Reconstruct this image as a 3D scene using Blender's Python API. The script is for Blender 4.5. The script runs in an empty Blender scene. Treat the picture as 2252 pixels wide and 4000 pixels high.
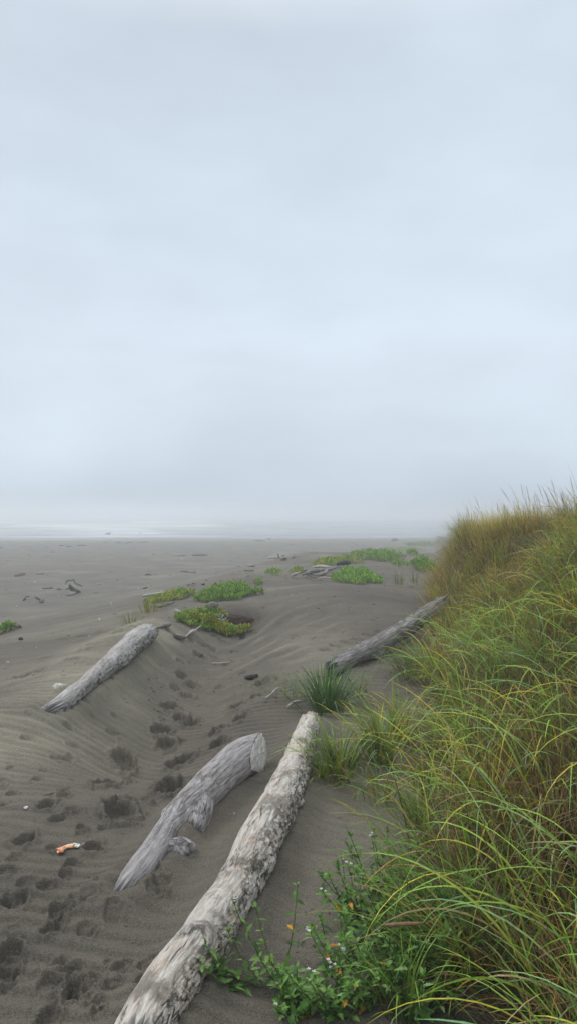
import bpy, bmesh, math, random
import numpy as np
from mathutils import Vector, Matrix
random.seed(7); rng = np.random.default_rng(11)
sc = bpy.context.scene; COL = sc.collection
F, CX, CY, CZ = 710.0, 288.0, 514.0, 1.6      # focal length in pixels, picture centre, horizon row, eye height

# ------------------------------------------------------------------ noise
_perm = np.arange(256); np.random.default_rng(3).shuffle(_perm); _perm = np.concatenate([_perm, _perm, _perm])
_g2 = np.array([[math.cos(a), math.sin(a)] for a in np.linspace(0, 2*math.pi, 16, endpoint=False)])
_g3 = np.random.default_rng(5).normal(size=(64, 3)); _g3 /= np.linalg.norm(_g3, axis=1)[:, None]; _g3 *= 1.3
def fade(t): return t*t*t*(t*(t*6-15)+10)
def pn2(x, y, s=0):
    x = np.asarray(x, float)+s*17.3; y = np.asarray(y, float)-s*9.1
    xi = np.floor(x).astype(int); yi = np.floor(y).astype(int); xf = x-xi; yf = y-yi
    u = fade(xf); v = fade(yf)
    def g(a, b):
        h = _perm[_perm[(xi+a) & 255] + ((yi+b) & 255)] & 15
        return _g2[h, 0]*(xf-a)+_g2[h, 1]*(yf-b)
    return ((g(0,0)*(1-u)+g(1,0)*u)*(1-v)+(g(0,1)*(1-u)+g(1,1)*u)*v)*1.4
def fb2(x, y, o=4, s=0):
    r = 0; a = 1; t = 0
    for i in range(o): r = r+a*pn2(x*2**i, y*2**i, s+i); t += a; a *= .5
    return r/t
def pn3(x, y, z, s=0):
    x = x+s*13.7; y = y+s*5.3; z = z-s*7.9
    xi = np.floor(x).astype(int); yi = np.floor(y).astype(int); zi = np.floor(z).astype(int)
    xf = x-xi; yf = y-yi; zf = z-zi; u = fade(xf); v = fade(yf); w = fade(zf)
    def g(a, b, c):
        h = _perm[_perm[_perm[(xi+a) & 255]+((yi+b) & 255)]+((zi+c) & 255)] & 63
        return _g3[h, 0]*(xf-a)+_g3[h, 1]*(yf-b)+_g3[h, 2]*(zf-c)
    def l(a, b, t): return a*(1-t)+b*t
    return l(l(l(g(0,0,0), g(1,0,0), u), l(g(0,1,0), g(1,1,0), u), v), l(l(g(0,0,1), g(1,0,1), u), l(g(0,1,1), g(1,1,1), u), v), w)
def sm(t): t = np.clip(t, 0, 1); return t*t*(3-2*t)
def segd(x, y, a, b):
    ax, ay = a[:2]; bx, by = b[:2]; dx, dy = bx-ax, by-ay; L = dx*dx+dy*dy
    t = np.clip(((x-ax)*dx+(y-ay)*dy)/L, 0, 1)
    return np.hypot(x-ax-t*dx, y-ay-t*dy), t
def gauss(x, y, cx, cy, sx, sy, rot=0):
    c, s = math.cos(rot), math.sin(rot); dx = x-cx; dy = y-cy
    return np.exp(-((c*dx+s*dy)/sx)**2-((-s*dx+c*dy)/sy)**2)

# ------------------------------------------------------------------ the lie of the land
def uv(x, y): return .2*x+.98*y, .98*x-.2*y
def dune_t(x, y):
    u, v = uv(x, y)
    toe = -.02+.62*sm((3.2-u)/2.6)+.13*gauss(u, u*0, 5.0, 0, 1.8, 1)+.16*fb2(u/1.6, u*0+3.3, 2)-.02*sm((u-7)/5)
    return (v-toe), u
def dune_h(x, y):
    t, u = dune_t(x, y)
    H = 1.36-.30*sm((u-8)/5)-.80*sm((u-14.5)/1.8)-.28*sm((3.8-u)/1.8)+.10*fb2(u/3, u*0+.5, 2)
    H = np.where(u < 4, H-.05*(4-u), H)
    wd = 1.75-1.28*sm((u-8)/3.5)
    z = H*sm(t/wd*.62+.0)/sm(.62)
    z = np.where(t > wd, H*(1+.06*np.clip(t-wd, 0, 3)), z)
    return np.where(t < 0, 0, np.minimum(z, H*(1+.06*np.clip(t-wd, 0, 3))))
SHORE = lambda x: 128+.10*np.maximum(0, x+14)
def base_h(x, y):
    x = np.asarray(x, float); y = np.asarray(y, float)
    u, v = uv(x, y); w = -v
    S = sm((w-3.4+.5*pn2(u/4, v/4, 2))/9.0)
    S = np.maximum(S, sm((u-24)/38)); z = -1.25*S
    ys = SHORE(x)
    t = np.clip((y-14)/(ys-14), 0, 1)
    z = z-1.35*t*S
    z = z-np.clip((y-ys)/60, 0, 2.5)*1.5+.07*fb2(x/14, y/7, 3, 77)*sm((y-90)/25)
    att = np.exp(-np.maximum(y-30, 0)/60)
    z = z+att*(.10*fb2(x/3.1, y/3.1, 3, 4)+.03*fb2(x/.7, y/.9, 2, 5))*sm((w+1.2)/1.5)
    z = z+.30*gauss(x, y, .95, 11.4, 1.45, 3.0)                       # smooth blown mound in the middle
    z = z+.22*gauss(x, y, -1.3, 16.5, 1.6, 1.8)+.12*gauss(x, y, 2.0, 19.5, 1.6, 2.2)
    z = z+.10*gauss(x, y, -1.5, 11.5, .8, .7)
    d, tt = segd(x, y, (-.95, 5.0), (-.75, 10.2)); z = z-.27*np.exp(-(d/.55)**2)
    d, tt = segd(x, y, (-2.05, 5.6), (-1.75, 9.2)); z = z+(.13+.10*tt)*np.exp(-(d/.55)**2)
    z = z+.06*gauss(x, y, -.42, 4.35, .35, .5)
    d, tt = segd(x, y, (-.1, 3.1), (.3, 5.2)); z = z+.03*np.exp(-(d/.35)**2)
    z = z+.10*gauss(x, y, .75, 6.6, .5, .7)+.05*gauss(x, y, -5.4, 12.8, .9, .7)
    z = z-.30*gauss(x, y, -.72, 10.78, .34, .17)+.06*gauss(x, y, -.8, 11.3, .6, .25)                     # eroded hollow under the buried red log
    return z+dune_h(x, y)

def ray(px, py): return np.array([(px-CX)/F, 1.0, -(py-CY)/F])
_D = np.exp(np.linspace(math.log(.7), math.log(900), 3200))
def P(px, py, off=0.0):
    r = ray(px, py)
    g = base_h(r[0]*_D, _D)+off-(CZ+r[2]*_D)
    k = int(np.argmax(g > 0)) if (g > 0).any() else len(_D)-1
    d = _D[k]
    if k > 0:
        g0, g1 = g[k-1], g[k]; d = _D[k-1]+(_D[k]-_D[k-1])*(-g0)/(g1-g0+1e-12) if g1 != g0 else d
    return np.array([r[0]*d, d, CZ+r[2]*d])
def A(px, py, Y): r = ray(px, py)*Y; return np.array([r[0], Y, CZ+r[2]])
def disp(x, y): return x*.39724, y*.39767
def full(x, y): return x*.256, y*.256

# ------------------------------------------------------------------ object helpers
def tag(o, label=None, cat=None, group=None, kind=None):
    if label: o['label'] = label
    if cat: o['category'] = cat
    if group: o['group'] = group
    if kind: o['kind'] = kind
    return o
def empty(name, loc, label, cat, group=None):
    o = bpy.data.objects.new(name, None); COL.objects.link(o); o.location = loc; o.empty_display_size = .1
    return tag(o, label, cat, group)
def mk(name, V, Fc, mat, parent=None, attrs=None, smooth=True, loc=None):
    """one mesh object; V world coordinates, moved into the frame of loc / parent"""
    V = np.asarray(V, np.float32).reshape(-1, 3)
    org = np.array(loc if loc is not None else (tuple(parent.location) if parent is not None else (0, 0, 0)), np.float32)
    if parent is not None and parent.parent is not None: org = org+np.array(tuple(parent.parent.location), np.float32)
    me = bpy.data.meshes.new(name)
    if isinstance(Fc, np.ndarray):
        n, k = Fc.shape
        me.vertices.add(len(V)); me.vertices.foreach_set('co', (V-org).ravel())
        me.loops.add(n*k); me.loops.foreach_set('vertex_index', Fc.ravel().astype(np.int32))
        me.polygons.add(n); me.polygons.foreach_set('loop_start', np.arange(0, n*k, k, dtype=np.int32))
        me.polygons.foreach_set('loop_total', np.full(n, k, np.int32))
        me.update(calc_edges=True); me.validate()
    else:
        me.from_pydata((V-org).tolist(), [], Fc); me.update()
    if smooth: me.polygons.foreach_set('use_smooth', np.ones(len(me.polygons), bool))
    for nme, arr in (attrs or {}).items():
        arr = np.asarray(arr, np.float32)
        if arr.ndim == 1: a = me.attributes.new(nme, 'FLOAT', 'POINT'); a.data.foreach_set('value', arr)
        elif arr.shape[1] == 4: a = me.attributes.new(nme, 'FLOAT_COLOR', 'POINT'); a.data.foreach_set('color', arr.ravel())
        else: a = me.attributes.new(nme, 'FLOAT_VECTOR', 'POINT'); a.data.foreach_set('vector', arr.ravel())
    me.materials.append(mat)
    o = bpy.data.objects.new(name, me); COL.objects.link(o)
    if parent is not None: o.parent = parent
    if loc is not None: o.location = loc
    return o

# ------------------------------------------------------------------ materials
def mat(name):
    m = bpy.data.materials.new(name); m.use_nodes = True; nt = m.node_tree; nt.nodes.clear()
    return m, nt, nt.nodes, nt.links
class NB:
    def __init__(s, name): s.m, s.nt, s.n, s.l = mat(name)
    def node(s, t, **kw):
        nd = s.n.new(t)
        for k, v in kw.items():
            if k.startswith('i_'):
                key = k[2:]; nd.inputs[int(key) if key.isdigit() else key.replace('_', ' ')].default_value = v
            else: setattr(nd, k, v)
        return nd
    def link(s, a, b): s.l.new(a, b)
    def attr(s, n): return s.node('ShaderNodeAttribute', attribute_name=n)
    def noise(s, vec, scale, det=4, rough=.55, sc=None):
        if sc is not None:
            mp = s.node('ShaderNodeMapping'); mp.inputs['Scale'].default_value = sc; s.link(vec, mp.inputs['Vector']); vec = mp.outputs[0]
        nd = s.node('ShaderNodeTexNoise'); nd.inputs['Scale'].default_value = scale; nd.inputs['Detail'].default_value = det
        nd.inputs['Roughness'].default_value = rough; s.link(vec, nd.inputs['Vector']); return nd.outputs['Fac']
    def ramp(s, fac, stops, interp='LINEAR'):
        r = s.node('ShaderNodeValToRGB'); r.color_ramp.interpolation = interp; e = r.color_ramp.elements
        while len(e) > 1: e.remove(e[-1])
        for i, (p, c) in enumerate(stops):
            el = e[0] if i == 0 else e.new(p)
            el.position = p; el.color = (*(c if hasattr(c, '__len__') else (c,)*3), 1)
        s.link(fac, r.inputs[0]); return r.outputs[0]
    def mix(s, fac, a, b, mode='MIX'):
        m = s.node('ShaderNodeMix', data_type='RGBA', blend_type=mode)
        for sock, v in ((m.inputs[0], fac), (m.inputs[6], a), (m.inputs[7], b)):
            if hasattr(v, 'is_linked') or hasattr(v, 'node'): s.link(v, sock)
            elif hasattr(v, '__len__'): sock.default_value = (*v, 1)
            else: sock.default_value = v
        return m.outputs[2]
    def math(s, op, a, b=0.0, clamp=False):
        m = s.node('ShaderNodeMath', operation=op, use_clamp=clamp)
        for i, v in enumerate((a, b)):
            if hasattr(v, 'node'): s.link(v, m.inputs[i])
            else: m.inputs[i].default_value = v
        return m.outputs[0]
    def bump(s, h, strength, dist, nrm=None):
        b = s.node('ShaderNodeBump'); b.inputs['Strength'].default_value = strength; b.inputs['Distance'].default_value = dist
        s.link(h, b.inputs['Height'])
        if nrm: s.link(nrm, b.inputs['Normal'])
        return b.outputs[0]
    def out(s, color, rough=.8, nrm=None, spec=.3, transl=0):
        p = s.node('ShaderNodeBsdfPrincipled'); p.inputs['Roughness'].default_value = rough if not hasattr(rough, 'node') else .5
        if hasattr(rough, 'node'): s.link(rough, p.inputs['Roughness'])
        p.inputs['Specular IOR Level'].default_value = spec
        if hasattr(color, 'node'): s.link(color, p.inputs['Base Color'])
        else: p.inputs['Base Color'].default_value = (*color, 1)
        if nrm: s.link(nrm, p.inputs['Normal'])
        o = s.node('ShaderNodeOutputMaterial'); res = p.outputs[0]
        if transl:
            t = s.node('ShaderNodeBsdfTranslucent')
            if hasattr(color, 'node'): s.link(color, t.inputs[0])
            else: t.inputs[0].default_value = (*color, 1)
            mx = s.node('ShaderNodeMixShader'); mx.inputs[0].default_value = transl
            s.link(res, mx.inputs[1]); s.link(t.outputs[0], mx.inputs[2]); res = mx.outputs[0]
        s.link(res, o.inputs[0]); return s.m

def sand_material():
    b = NB('sand'); pos = b.node('ShaderNodeNewGeometry').outputs['Position']
    n1 = b.noise(pos, .55, 4); n2 = b.noise(pos, 5, 5, .6); n3 = b.noise(pos, 420, 2, .6); n4 = b.noise(pos, 1.6, 5, .6, (1, 3.2, 1))
    c = b.ramp(n1, [(.3, (.100, .089, .070)), (.7, (.150, .135, .104))])
    c = b.mix(b.math('MULTIPLY', b.attr('lightened').outputs['Fac'], .85), c, (.30, .28, .21))  # paler sand patches, some of them painted light
    c = b.mix(b.ramp(n4, [(.40, 0), (.62, .32)]), c, (.070, .065, .060))
    c = b.mix(b.ramp(n2, [(.35, .16), (.6, 0)]), c, (.05, .047, .043))
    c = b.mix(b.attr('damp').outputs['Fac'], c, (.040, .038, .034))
    c = b.mix(b.attr('litter').outputs['Fac'], c, b.ramp(n2, [(.35, (.035, .026, .018)), (.65, (.09, .068, .046))]))
    n5 = b.noise(pos, 150, 3, .7); grain = b.mix(1.0, b.ramp(n3, [(.34, .35), (.5, 1.0), (.66, 1.9)]), b.ramp(n5, [(.3, .6), (.7, 1.4)]), 'MULTIPLY')
    c = b.mix(.8, c, grain, 'MULTIPLY')
    h = b.math('ADD', b.math('MULTIPLY', n3, .35), b.math('MULTIPLY', b.noise(pos, 45, 5, .65), 1.0))
    rg = b.math('SUBTRACT', .93, b.math('MULTIPLY', b.attr('wet').outputs['Fac'], .72)); return b.out(c, rg, b.bump(h, .9, .010), .25)

def wood_material(name, light, mid, dark, pit=.5, sandy=0.0, warm=None, gscale=1.0, rust=0.0, strength=1.0):
    b = NB(name); g0 = b.attr('grain').outputs['Vector']
    wn = b.node('ShaderNodeTexNoise'); wn.inputs['Scale'].default_value = 6*gscale; wn.inputs['Detail'].default_value = 3; b.link(g0, wn.inputs['Vector'])
    wv = b.node('ShaderNodeVectorMath', operation='MULTIPLY_ADD'); b.link(wn.outputs['Color'], wv.inputs[0]); wv.inputs[1].default_value = (.035, .035, 0); b.link(g0, wv.inputs[2]); g = wv.outputs[0]
    lo = b.noise(g, 5*gscale, 4, .6, (1, 1, .22)); fi = b.noise(g, 60*gscale, 6, .7, (1, 1, .045)); pitn = b.noise(g, 38*gscale, 5, .72, (1, 1, .6))
    crack = b.noise(g, 26*gscale, 3, .5, (1, 1, .05)); fi2 = b.noise(g, 190*gscale, 4, .7, (1, 1, .07)); pm = b.noise(g, 3.1*gscale, 3, .55)
    c = b.ramp(fi, [(.30, dark), (.46, mid), (.62, light)])
    c = b.mix(b.ramp(lo, [(.35, .0), (.65, .5)]), c, mid)
    if warm: c = b.mix(b.ramp(b.noise(g, 7*gscale, 4, .6, (1, 1, .5)), [(.48, 0), (.68, .65)]), c, warm)
    if rust: c = b.mix(b.ramp(b.noise(g, 9*gscale, 4, .65, (1, 1, .45)), [(.55, 0), (.66, rust)]), c, (.30, .15, .075))
    pmask = b.math('MULTIPLY', b.ramp(pitn, [(.40, 1), (.50, 0)]), b.math('MULTIPLY', b.math('ADD', b.ramp(pm, [(.50, 0), (.66, .7)]), b.attr('rot').outputs['Fac']), pit), True)
    c = b.mix(pmask, c, tuple(x*.35 for x in dark))
    ck = b.math('MULTIPLY', b.ramp(crack, [(.488, 0), (.498, 1), (.502, 1), (.512, 0)]), b.ramp(b.noise(g, 9*gscale, 2, .5, (1, 1, .4)), [(.5, 0), (.58, 1)]))
    c = b.mix(.55, c, b.ramp(fi2, [(.34, .45), (.62, 1.35)]), 'MULTIPLY')
    c = b.mix(b.math('MULTIPLY', ck, .8), c, tuple(x*.25 for x in dark))
    if sandy:
        nz = b.node('ShaderNodeSeparateXYZ'); b.link(b.node('ShaderNodeNewGeometry').outputs['Normal'], nz.inputs[0])
        sp = b.math('MULTIPLY', b.ramp(nz.outputs[2], [(.45, 0), (.8, 1)]), b.ramp(b.noise(g, 6, 5, .7), [(.52, 0), (.6, sandy)]))
        c = b.mix(sp, c, (.15, .135, .11))
    h = b.math('SUBTRACT', b.math('ADD', b.math('MULTIPLY', fi, .5), b.math('MULTIPLY', pitn, .55)), b.math('ADD', b.math('MULTIPLY', ck, .45), b.math('MULTIPLY', pmask, .5)))
    return b.out(c, .85, b.bump(h, .9*strength, .014), .22)

def leaf_material(name, rough=.5, transl=.25, spec=.35):
    b = NB(name); c = b.attr('Col').outputs['Color']
    pos = b.node('ShaderNodeNewGeometry').outputs['Position']
    c = b.mix(.55, c, b.ramp(b.noise(pos, 60, 3), [(.3, .55), (.7, 1.45)]), 'MULTIPLY')
    return b.out(c, rough, None, spec, transl)
def plain(name, col, rough=.8, var=.4, scale=40, spec=.3, bumpd=.003):
    b = NB(name); tc = b.node('ShaderNodeTexCoord').outputs['Object']
    n = b.noise(tc, scale, 4, .6)
    c = b.mix(1.0, col, b.ramp(n, [(.3, 1-var), (.7, 1+var)]), 'MULTIPLY')
    return b.out(c, rough, b.bump(n, .6, bumpd), spec)

M_SAND = sand_material()
M_LOG_MAIN = wood_material('weathered_log_wood', (.62, .59, .545), (.46, .43, .385), (.20, .175, .145), .95, .7, (.50, .42, .33), rust=.30)
M_LOG_MID = wood_material('silver_log_wood', (.47, .45, .445), (.30, .283, .28), (.12, .11, .108), .55, .3)
M_LOG_LEFT = wood_material('bleached_log_wood', (.56, .54, .53), (.36, .34, .325), (.15, .13, .12), .8, .2)
M_LOG_LEAN = wood_material('leaning_log_wood', (.38, .365, .36), (.20, .185, .18), (.075, .062, .057), .9, .05)
M_DRIFT = wood_material('driftwood_grey', (.38, .36, .34), (.22, .20, .185), (.09, .08, .07), .6, .2, gscale=2)
M_DRIFT_PALE = wood_material('driftwood_pale', (.55, .52, .47), (.38, .35, .31), (.17, .15, .13), .4, 0, gscale=2)
M_DRIFT_DARK = wood_material('driftwood_dark', (.10, .092, .088), (.055, .05, .048), (.025, .022, .02), .6, 0, gscale=2)
M_DRIFT_RED = wood_material('driftwood_reddish', (.25, .17, .14), (.15, .095, .078), (.07, .045, .038), .6, 0, gscale=2)
M_ROT = wood_material('rotten_red_wood', (.10, .055, .042), (.055, .030, .024), (.02, .013, .011), .6, 0, gscale=1.5)
M_CUT = plain('cut_wood_face', (.54, .53, .51), .85, .38, 22)
M_GRASS = leaf_material('grass_blade', .42, .2, .3)
M_LEAF = leaf_material('leaf_green', .5, .28, .22)
M_SHELL = plain('shell_white', (.62, .60, .56), .5, .3, 60)

# ------------------------------------------------------------------ logs
def spline(pts, n):
    pts = np.asarray(pts, float); k = len(pts)
    ext = np.vstack([2*pts[0]-pts[1], pts, 2*pts[-1]-pts[-2]])
    out = []
    for t in np.linspace(0, k-1, n):
        i = min(int(t), k-2); f = t-i; a, b, c, d = ext[i], ext[i+1], ext[i+2], ext[i+3]
        out.append(.5*((2*b)+(-a+c)*f+(2*a-5*b+4*c-d)*f*f+(-a+3*b-3*c+d)*f**3))
    return np.array(out)
def log_geo(ctrl, n=120, m=64, seed=0, rough=.10, ridge=.03, bumps=(), end=(.5, .5), flat=1.0, jag=.0, rot=None, crack=0.0):
    """ctrl rows: x y z radius"""
    C = spline(ctrl, n); ctr = C[:, :3]; rad = np.maximum(C[:, 3], .002)
    T = np.gradient(ctr, axis=0); T /= np.linalg.norm(T, axis=1)[:, None]
    up = np.tile([0, 0, 1.0], (n, 1)); bad = abs(T[:, 2]) > .95; up[bad] = [1, 0, 0]
    X = np.cross(T, up); X /= np.linalg.norm(X, axis=1)[:, None]; Y = np.cross(X, T)
    s = np.concatenate([[0], np.cumsum(np.linalg.norm(np.diff(ctr, axis=0), axis=1))]); L = s[-1]
    th = np.linspace(0, 2*math.pi, m, endpoint=False)
    S, TH = np.meshgrid(s, th, indexing='ij'); R0 = rad[:, None]*np.ones((1, m))
    mr = rad.mean(); cx = np.cos(TH)*R0; cy = np.sin(TH)*R0
    q = 1/mr
    f = 1+rough*1.6*pn3(cx*q*1.1, cy*q*1.1, S*q*.35, seed)+rough*.8*pn3(cx*q*3, cy*q*3, S*q*.8, seed+1)
    f = f-ridge*1.5*np.abs(pn3(cx*q*6, cy*q*6, S*q*.5, seed+2))+ridge*.8*pn3(cx*q*14, cy*q*14, S*q*5, seed+3)
    if crack:
        for k_ in range(2):
            nn = pn3(cx*q*(1.6+k_*1.7), cy*q*(1.6+k_*1.7), S*q*.13, seed+20+k_); f = f-crack*(1-.45*k_)*np.exp(-(nn/.035)**2)*sm(.5+2*pn3(cx*q, cy*q, S*q*.4, seed+30+k_))
    rotv = np.zeros_like(R0)
    if rot is not None:
        rc, rw, ra = rot; dd = np.abs((TH-rc+math.pi) % (2*math.pi)-math.pi); rotv = sm(1.25-dd/rw)
        chunky = pn3(cx*q*7, cy*q*7, S*q*4.5, seed+8); f = f+ra*rotv*(chunky+.5*pn3(cx*q*16, cy*q*16, S*q*12, seed+9))
    for (sf, tc, amp, ss, ts) in bumps:
        d = (TH-tc+math.pi) % (2*math.pi)-math.pi
        f = f+amp*np.exp(-((S-sf*L)/ss)**2-(d/ts)**2)
    e0 = np.clip(S/(end[0]*mr+1e-6), 0, 1) if end[0] > 0 else 1.0
    e1 = np.clip((L-S)/(end[1]*mr+1e-6), 0, 1) if end[1] > 0 else 1.0
    f = f*np.sqrt(1-(1-e0)**2*.85)*np.sqrt(1-(1-e1)**2*.85)
    R = R0*f
    V = ctr[:, None, :]+X[:, None, :]*(np.cos(TH)*R)[..., None]+Y[:, None, :]*(np.sin(TH)*R*flat)[..., None]
    if jag:
        j = jag*mr*(pn3(np.cos(TH)*2.2, np.sin(TH)*2.2, S*0, seed+4)+.8*pn3(np.cos(TH)*6, np.sin(TH)*6, S*0, seed+5)+.5*pn3(np.cos(TH)*15, np.sin(TH)*15, S*0, seed+6))
        for e, sg in ((sm(1-S/(2.5*mr)), -1), (sm(1-(L-S)/(2.5*mr)), 1)):
            V = V+T[:, None, :]*(j*e*sg)[..., None]
    grain = np.stack([np.cos(TH)*R0+seed*.37, np.sin(TH)*R0, S], -1).reshape(-1, 3)
    idx = np.arange(n*m).reshape(n, m); a = idx[:-1]; b = idx[1:]
    Fq = np.stack([a, np.roll(a, -1, 1), np.roll(b, -1, 1), b], -1).reshape(-1, 4)
    # end caps: a few shrinking rings so that the break is rough, closed on a centre point
    V = V.reshape(-1, 3); extraV = []; extraF = []; eg = []; cnt = n*m; er = []
    for ring, cidx, sg in ((idx[0], 0, -1), (idx[-1], n-1, 1)):
        prev = ring; c = V[ring].mean(0)
        for k, fr in enumerate((.75, .45, .15)):
            pts = c+(V[ring]-c)*fr
            pts = pts+T[cidx]*(sg*mr*.22*(1-fr))+T[cidx]*(.35*rough*4*mr*pn3(pts[:, 0]/mr*3, pts[:, 1]/mr*3, pts[:, 2]/mr*3, seed+6)*.5)[:, None]
            new = np.arange(cnt, cnt+m); cnt += m; extraV.append(pts); g = grain[ring].copy(); g[:, :2] *= fr; g[:, 2] += sg*.01*k; eg.append(g)
            if sg > 0: extraF.append(np.stack([prev, np.roll(prev, -1), np.roll(new, -1), new], -1))
            else: extraF.append(np.stack([new, np.roll(new, -1), np.roll(prev, -1), prev], -1))
            prev = new
        extraV.append(c[None]+T[cidx]*(sg*mr*.2)); eg.append(grain[ring].mean(0)[None]); ctrI = cnt; cnt += 1
        h = m//2
        ii = np.arange(0, m, 2); j1 = (ii+1) % m; j2 = (ii+2) % m; cc = np.full(len(ii), ctrI)
        q4 = np.stack([prev[ii], prev[j1], prev[j2], cc], -1)
        extraF.append(q4 if sg > 0 else q4[:, ::-1])
    V = np.vstack([V]+extraV); G = np.vstack([grain]+eg); Fq = np.vstack([Fq]+extraF)
    rr = np.zeros(len(V)); rr[:n*m] = rotv.ravel()
    return V, Fq, {'grain': G, 'rot': rr}

def pxlog(rows):
    """rows: px, py, height of centre line above the sand, half width in pixels -> x y z r"""
    out = []
    for r in rows:
        p = A(r[0], r[1], r[4]) if len(r) > 4 else P(r[0], r[1], r[2])
        out.append([*p, r[3]/F*p[1]])
    return np.array(out)

# ---- main log (foreground diagonal)
D = disp
def dl(rows, k=1.0): return [(*D(r[0], r[1]), r[2], r[3]*.3972*k, *r[4:]) for r in rows]
main_c = pxlog(dl([(345, 2625, .04, 104), (420, 2490, .055, 98), (505, 2375, .07, 97), (588, 2245, .08, 80), (655, 2110, .08, 76),
                   (712, 2000, .09, 66), (745, 1920, .07, 52), (768, 1850, .05, 42), (782, 1815, .03, 38)], .72))
V, Fq, at_ = log_geo(main_c, 520, 150, 1, .07, .012, bumps=[(.34, 1.05, .16, .05, .28), (.34, 1.05, -.17, .022, .13), (.50, -.1, .20, .035, .30), (.66, -.15, .16, .05, .4), (.30, -.1, .12, .09, .5),
     (.12, 2.6, -.12, .1, .4), (.22, 3.0, -.10, .05, .5)], end=(.3, .4), jag=.9, rot=(.2, 1.0, .055), crack=.07)
main_log = empty('driftwood_log', tuple(main_c[4][:3]), 'long pale beige driftwood log with swirled knot, running off the bottom edge', 'driftwood log')
mk('trunk', V, Fq, M_LOG_MAIN, main_log, at_)
k0 = P(*D(556, 2318), .2); ring = []
Cm = spline(main_c, 200); kd = np.argmin(np.linalg.norm(Cm[:, :2]-k0[:2], axis=1)); kc = Cm[kd]
knot_n = np.array([.18, -.45, .87]); knot_n /= np.linalg.norm(knot_n)
kp = kc[:3]+knot_n*kc[3]*.93
e1 = np.cross(knot_n, [0, 1, .3]); e1 /= np.linalg.norm(e1); e2 = np.cross(knot_n, e1)
kr = .052; nr, nm = 14, 40; KV = []; KG = []
for i in range(nr):
    fr = i/(nr-1); r_ = kr*(1.25-1.25*fr); hgt = .016*math.sin(fr*math.pi*1.15)*(1.2) - (.010 if fr > .8 else 0)
    for j in range(nm):
        a = 2*math.pi*j/nm; rr = r_*(1+.12*math.sin(2*a+fr*5)+.06*math.sin(5*a)); 
        KV.append(kp+e1*rr*math.cos(a)+e2*rr*math.sin(a)*1.15+knot_n*(hgt-.006+.003*math.sin(fr*26+a))); KG.append([rr*3, a*.03, fr*.1])
Kf = np.array([[i*nm+j, i*nm+(j+1) % nm, (i+1)*nm+(j+1) % nm, (i+1)*nm+j] for i in range(nr-1) for j in range(nm)])
mk('knot', np.array(KV), Kf, M_LOG_MAIN, main_log, {'grain': np.array(KG), 'rot': np.full(len(KV), .4)})

# ---- middle log: cut end, sand-filled hollow, two stubs
mid_c = pxlog(dl([(296, 2268, -.02, 24), (318, 2235, .01, 40), (352, 2190, .03, 46), (388, 2140, .045, 46), (420, 2090, .06, 42), (455, 2046, .075, 50), (505, 2000, .085, 56), (560, 1946, .10, 58), (612, 1905, .12, 60), (660, 1893, .12, 62), (710, 1890, .12, 64)], .78))
V, Fq, at_ = log_geo(mid_c, 420, 130, 4, .035, .012, bumps=[(.62, 1.6, .05, .2, .6)], end=(.35, .0), jag=1.3, crack=.09)
me_ = bpy.data.meshes.new('tmp'); me_.from_pydata(V.tolist(), [], Fq.tolist())
bm = bmesh.new(); bm.from_mesh(me_); lay = bm.verts.layers.float_vector.new('grain'); rl = bm.verts.layers.float.new('rot')
bm.verts.ensure_lookup_table()
for v_, g_ in zip(bm.verts, at_['grain']): v_[lay] = g_
cp = P(*D(646, 1905), .12); cn = Vector((.968, -.185, .12)).normalized()
r_ = bmesh.ops.bisect_plane(bm, geom=bm.verts[:]+bm.edges[:]+bm.faces[:], plane_co=Vector(cp), plane_no=cn, clear_outer=True)
cut_edges = [e for e in r_['geom_cut'] if isinstance(e, bmesh.types.BMEdge)]
loopv = []; 
cutv = [v_ for v_ in r_['geom_cut'] if isinstance(v_, bmesh.types.BMVert)]
mid_log = empty('driftwood_log', tuple(mid_c[4][:3]), 'silver grey driftwood log with a sawn pale end beside the long beige log', 'driftwood log')
me2 = bpy.data.meshes.new('trunk'); cc = [v_.co.copy() for v_ in cutv]
for v_ in bm.verts: v_.co -= mid_log.location
for f_ in bm.faces: f_.smooth = True
bm.to_mesh(me2); bm.free(); me2.materials.append(M_LOG_MID); tr = bpy.data.objects.new('trunk', me2); COL.objects.link(tr); tr.parent = mid_log
if cc:
    ctr_ = sum(cc, Vector())/len(cc); ex = cn.cross(Vector((0, 0, 1))).normalized(); ey = cn.cross(ex)
    cc.sort(key=lambda p: math.atan2((p-ctr_).dot(ey), (p-ctr_).dot(ex)))
    vs = []
    K = len(cc)
    for fr, o_ in ((.975, .0015), (.96, .004), (.6, .004), (.2, .003)):
        for p in cc: vs.append(ctr_+(p-ctr_)*fr+cn*(o_+.002*math.sin(p.z*70+fr*3)))
    vs.append(ctr_+cn*.003); fs = [(i*K+j, i*K+(j+1) % K, (i+1)*K+(j+1) % K, (i+1)*K+j) for i in range(3) for j in range(K)]
    fs += [(3*K+j, 3*K+(j+1) % K, 4*K) for j in range(K)]
    ce = mk('cut_end', np.array([tuple(v_) for v_ in vs]), fs, M_CUT, mid_log); ce['label'] = 'flat pale sawn end of the log'
def stub(parent, rows, seed, m_, nm_='branch_stub', **kw):
    c = pxlog(dl(rows)); v, f, a = log_geo(c, 70, 56, seed, .12, .03, jag=.4, end=(.2, .25), **kw); return mk(nm_, v, f, m_, parent, a)
stub(mid_log, [(505, 2000, .07, 34), (500, 2040, .06, 34), (492, 2072, .045, 32), (486, 2092, .03, 29)], 9, M_LOG_MID, rot=(0, 3.2, .05))
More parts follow.
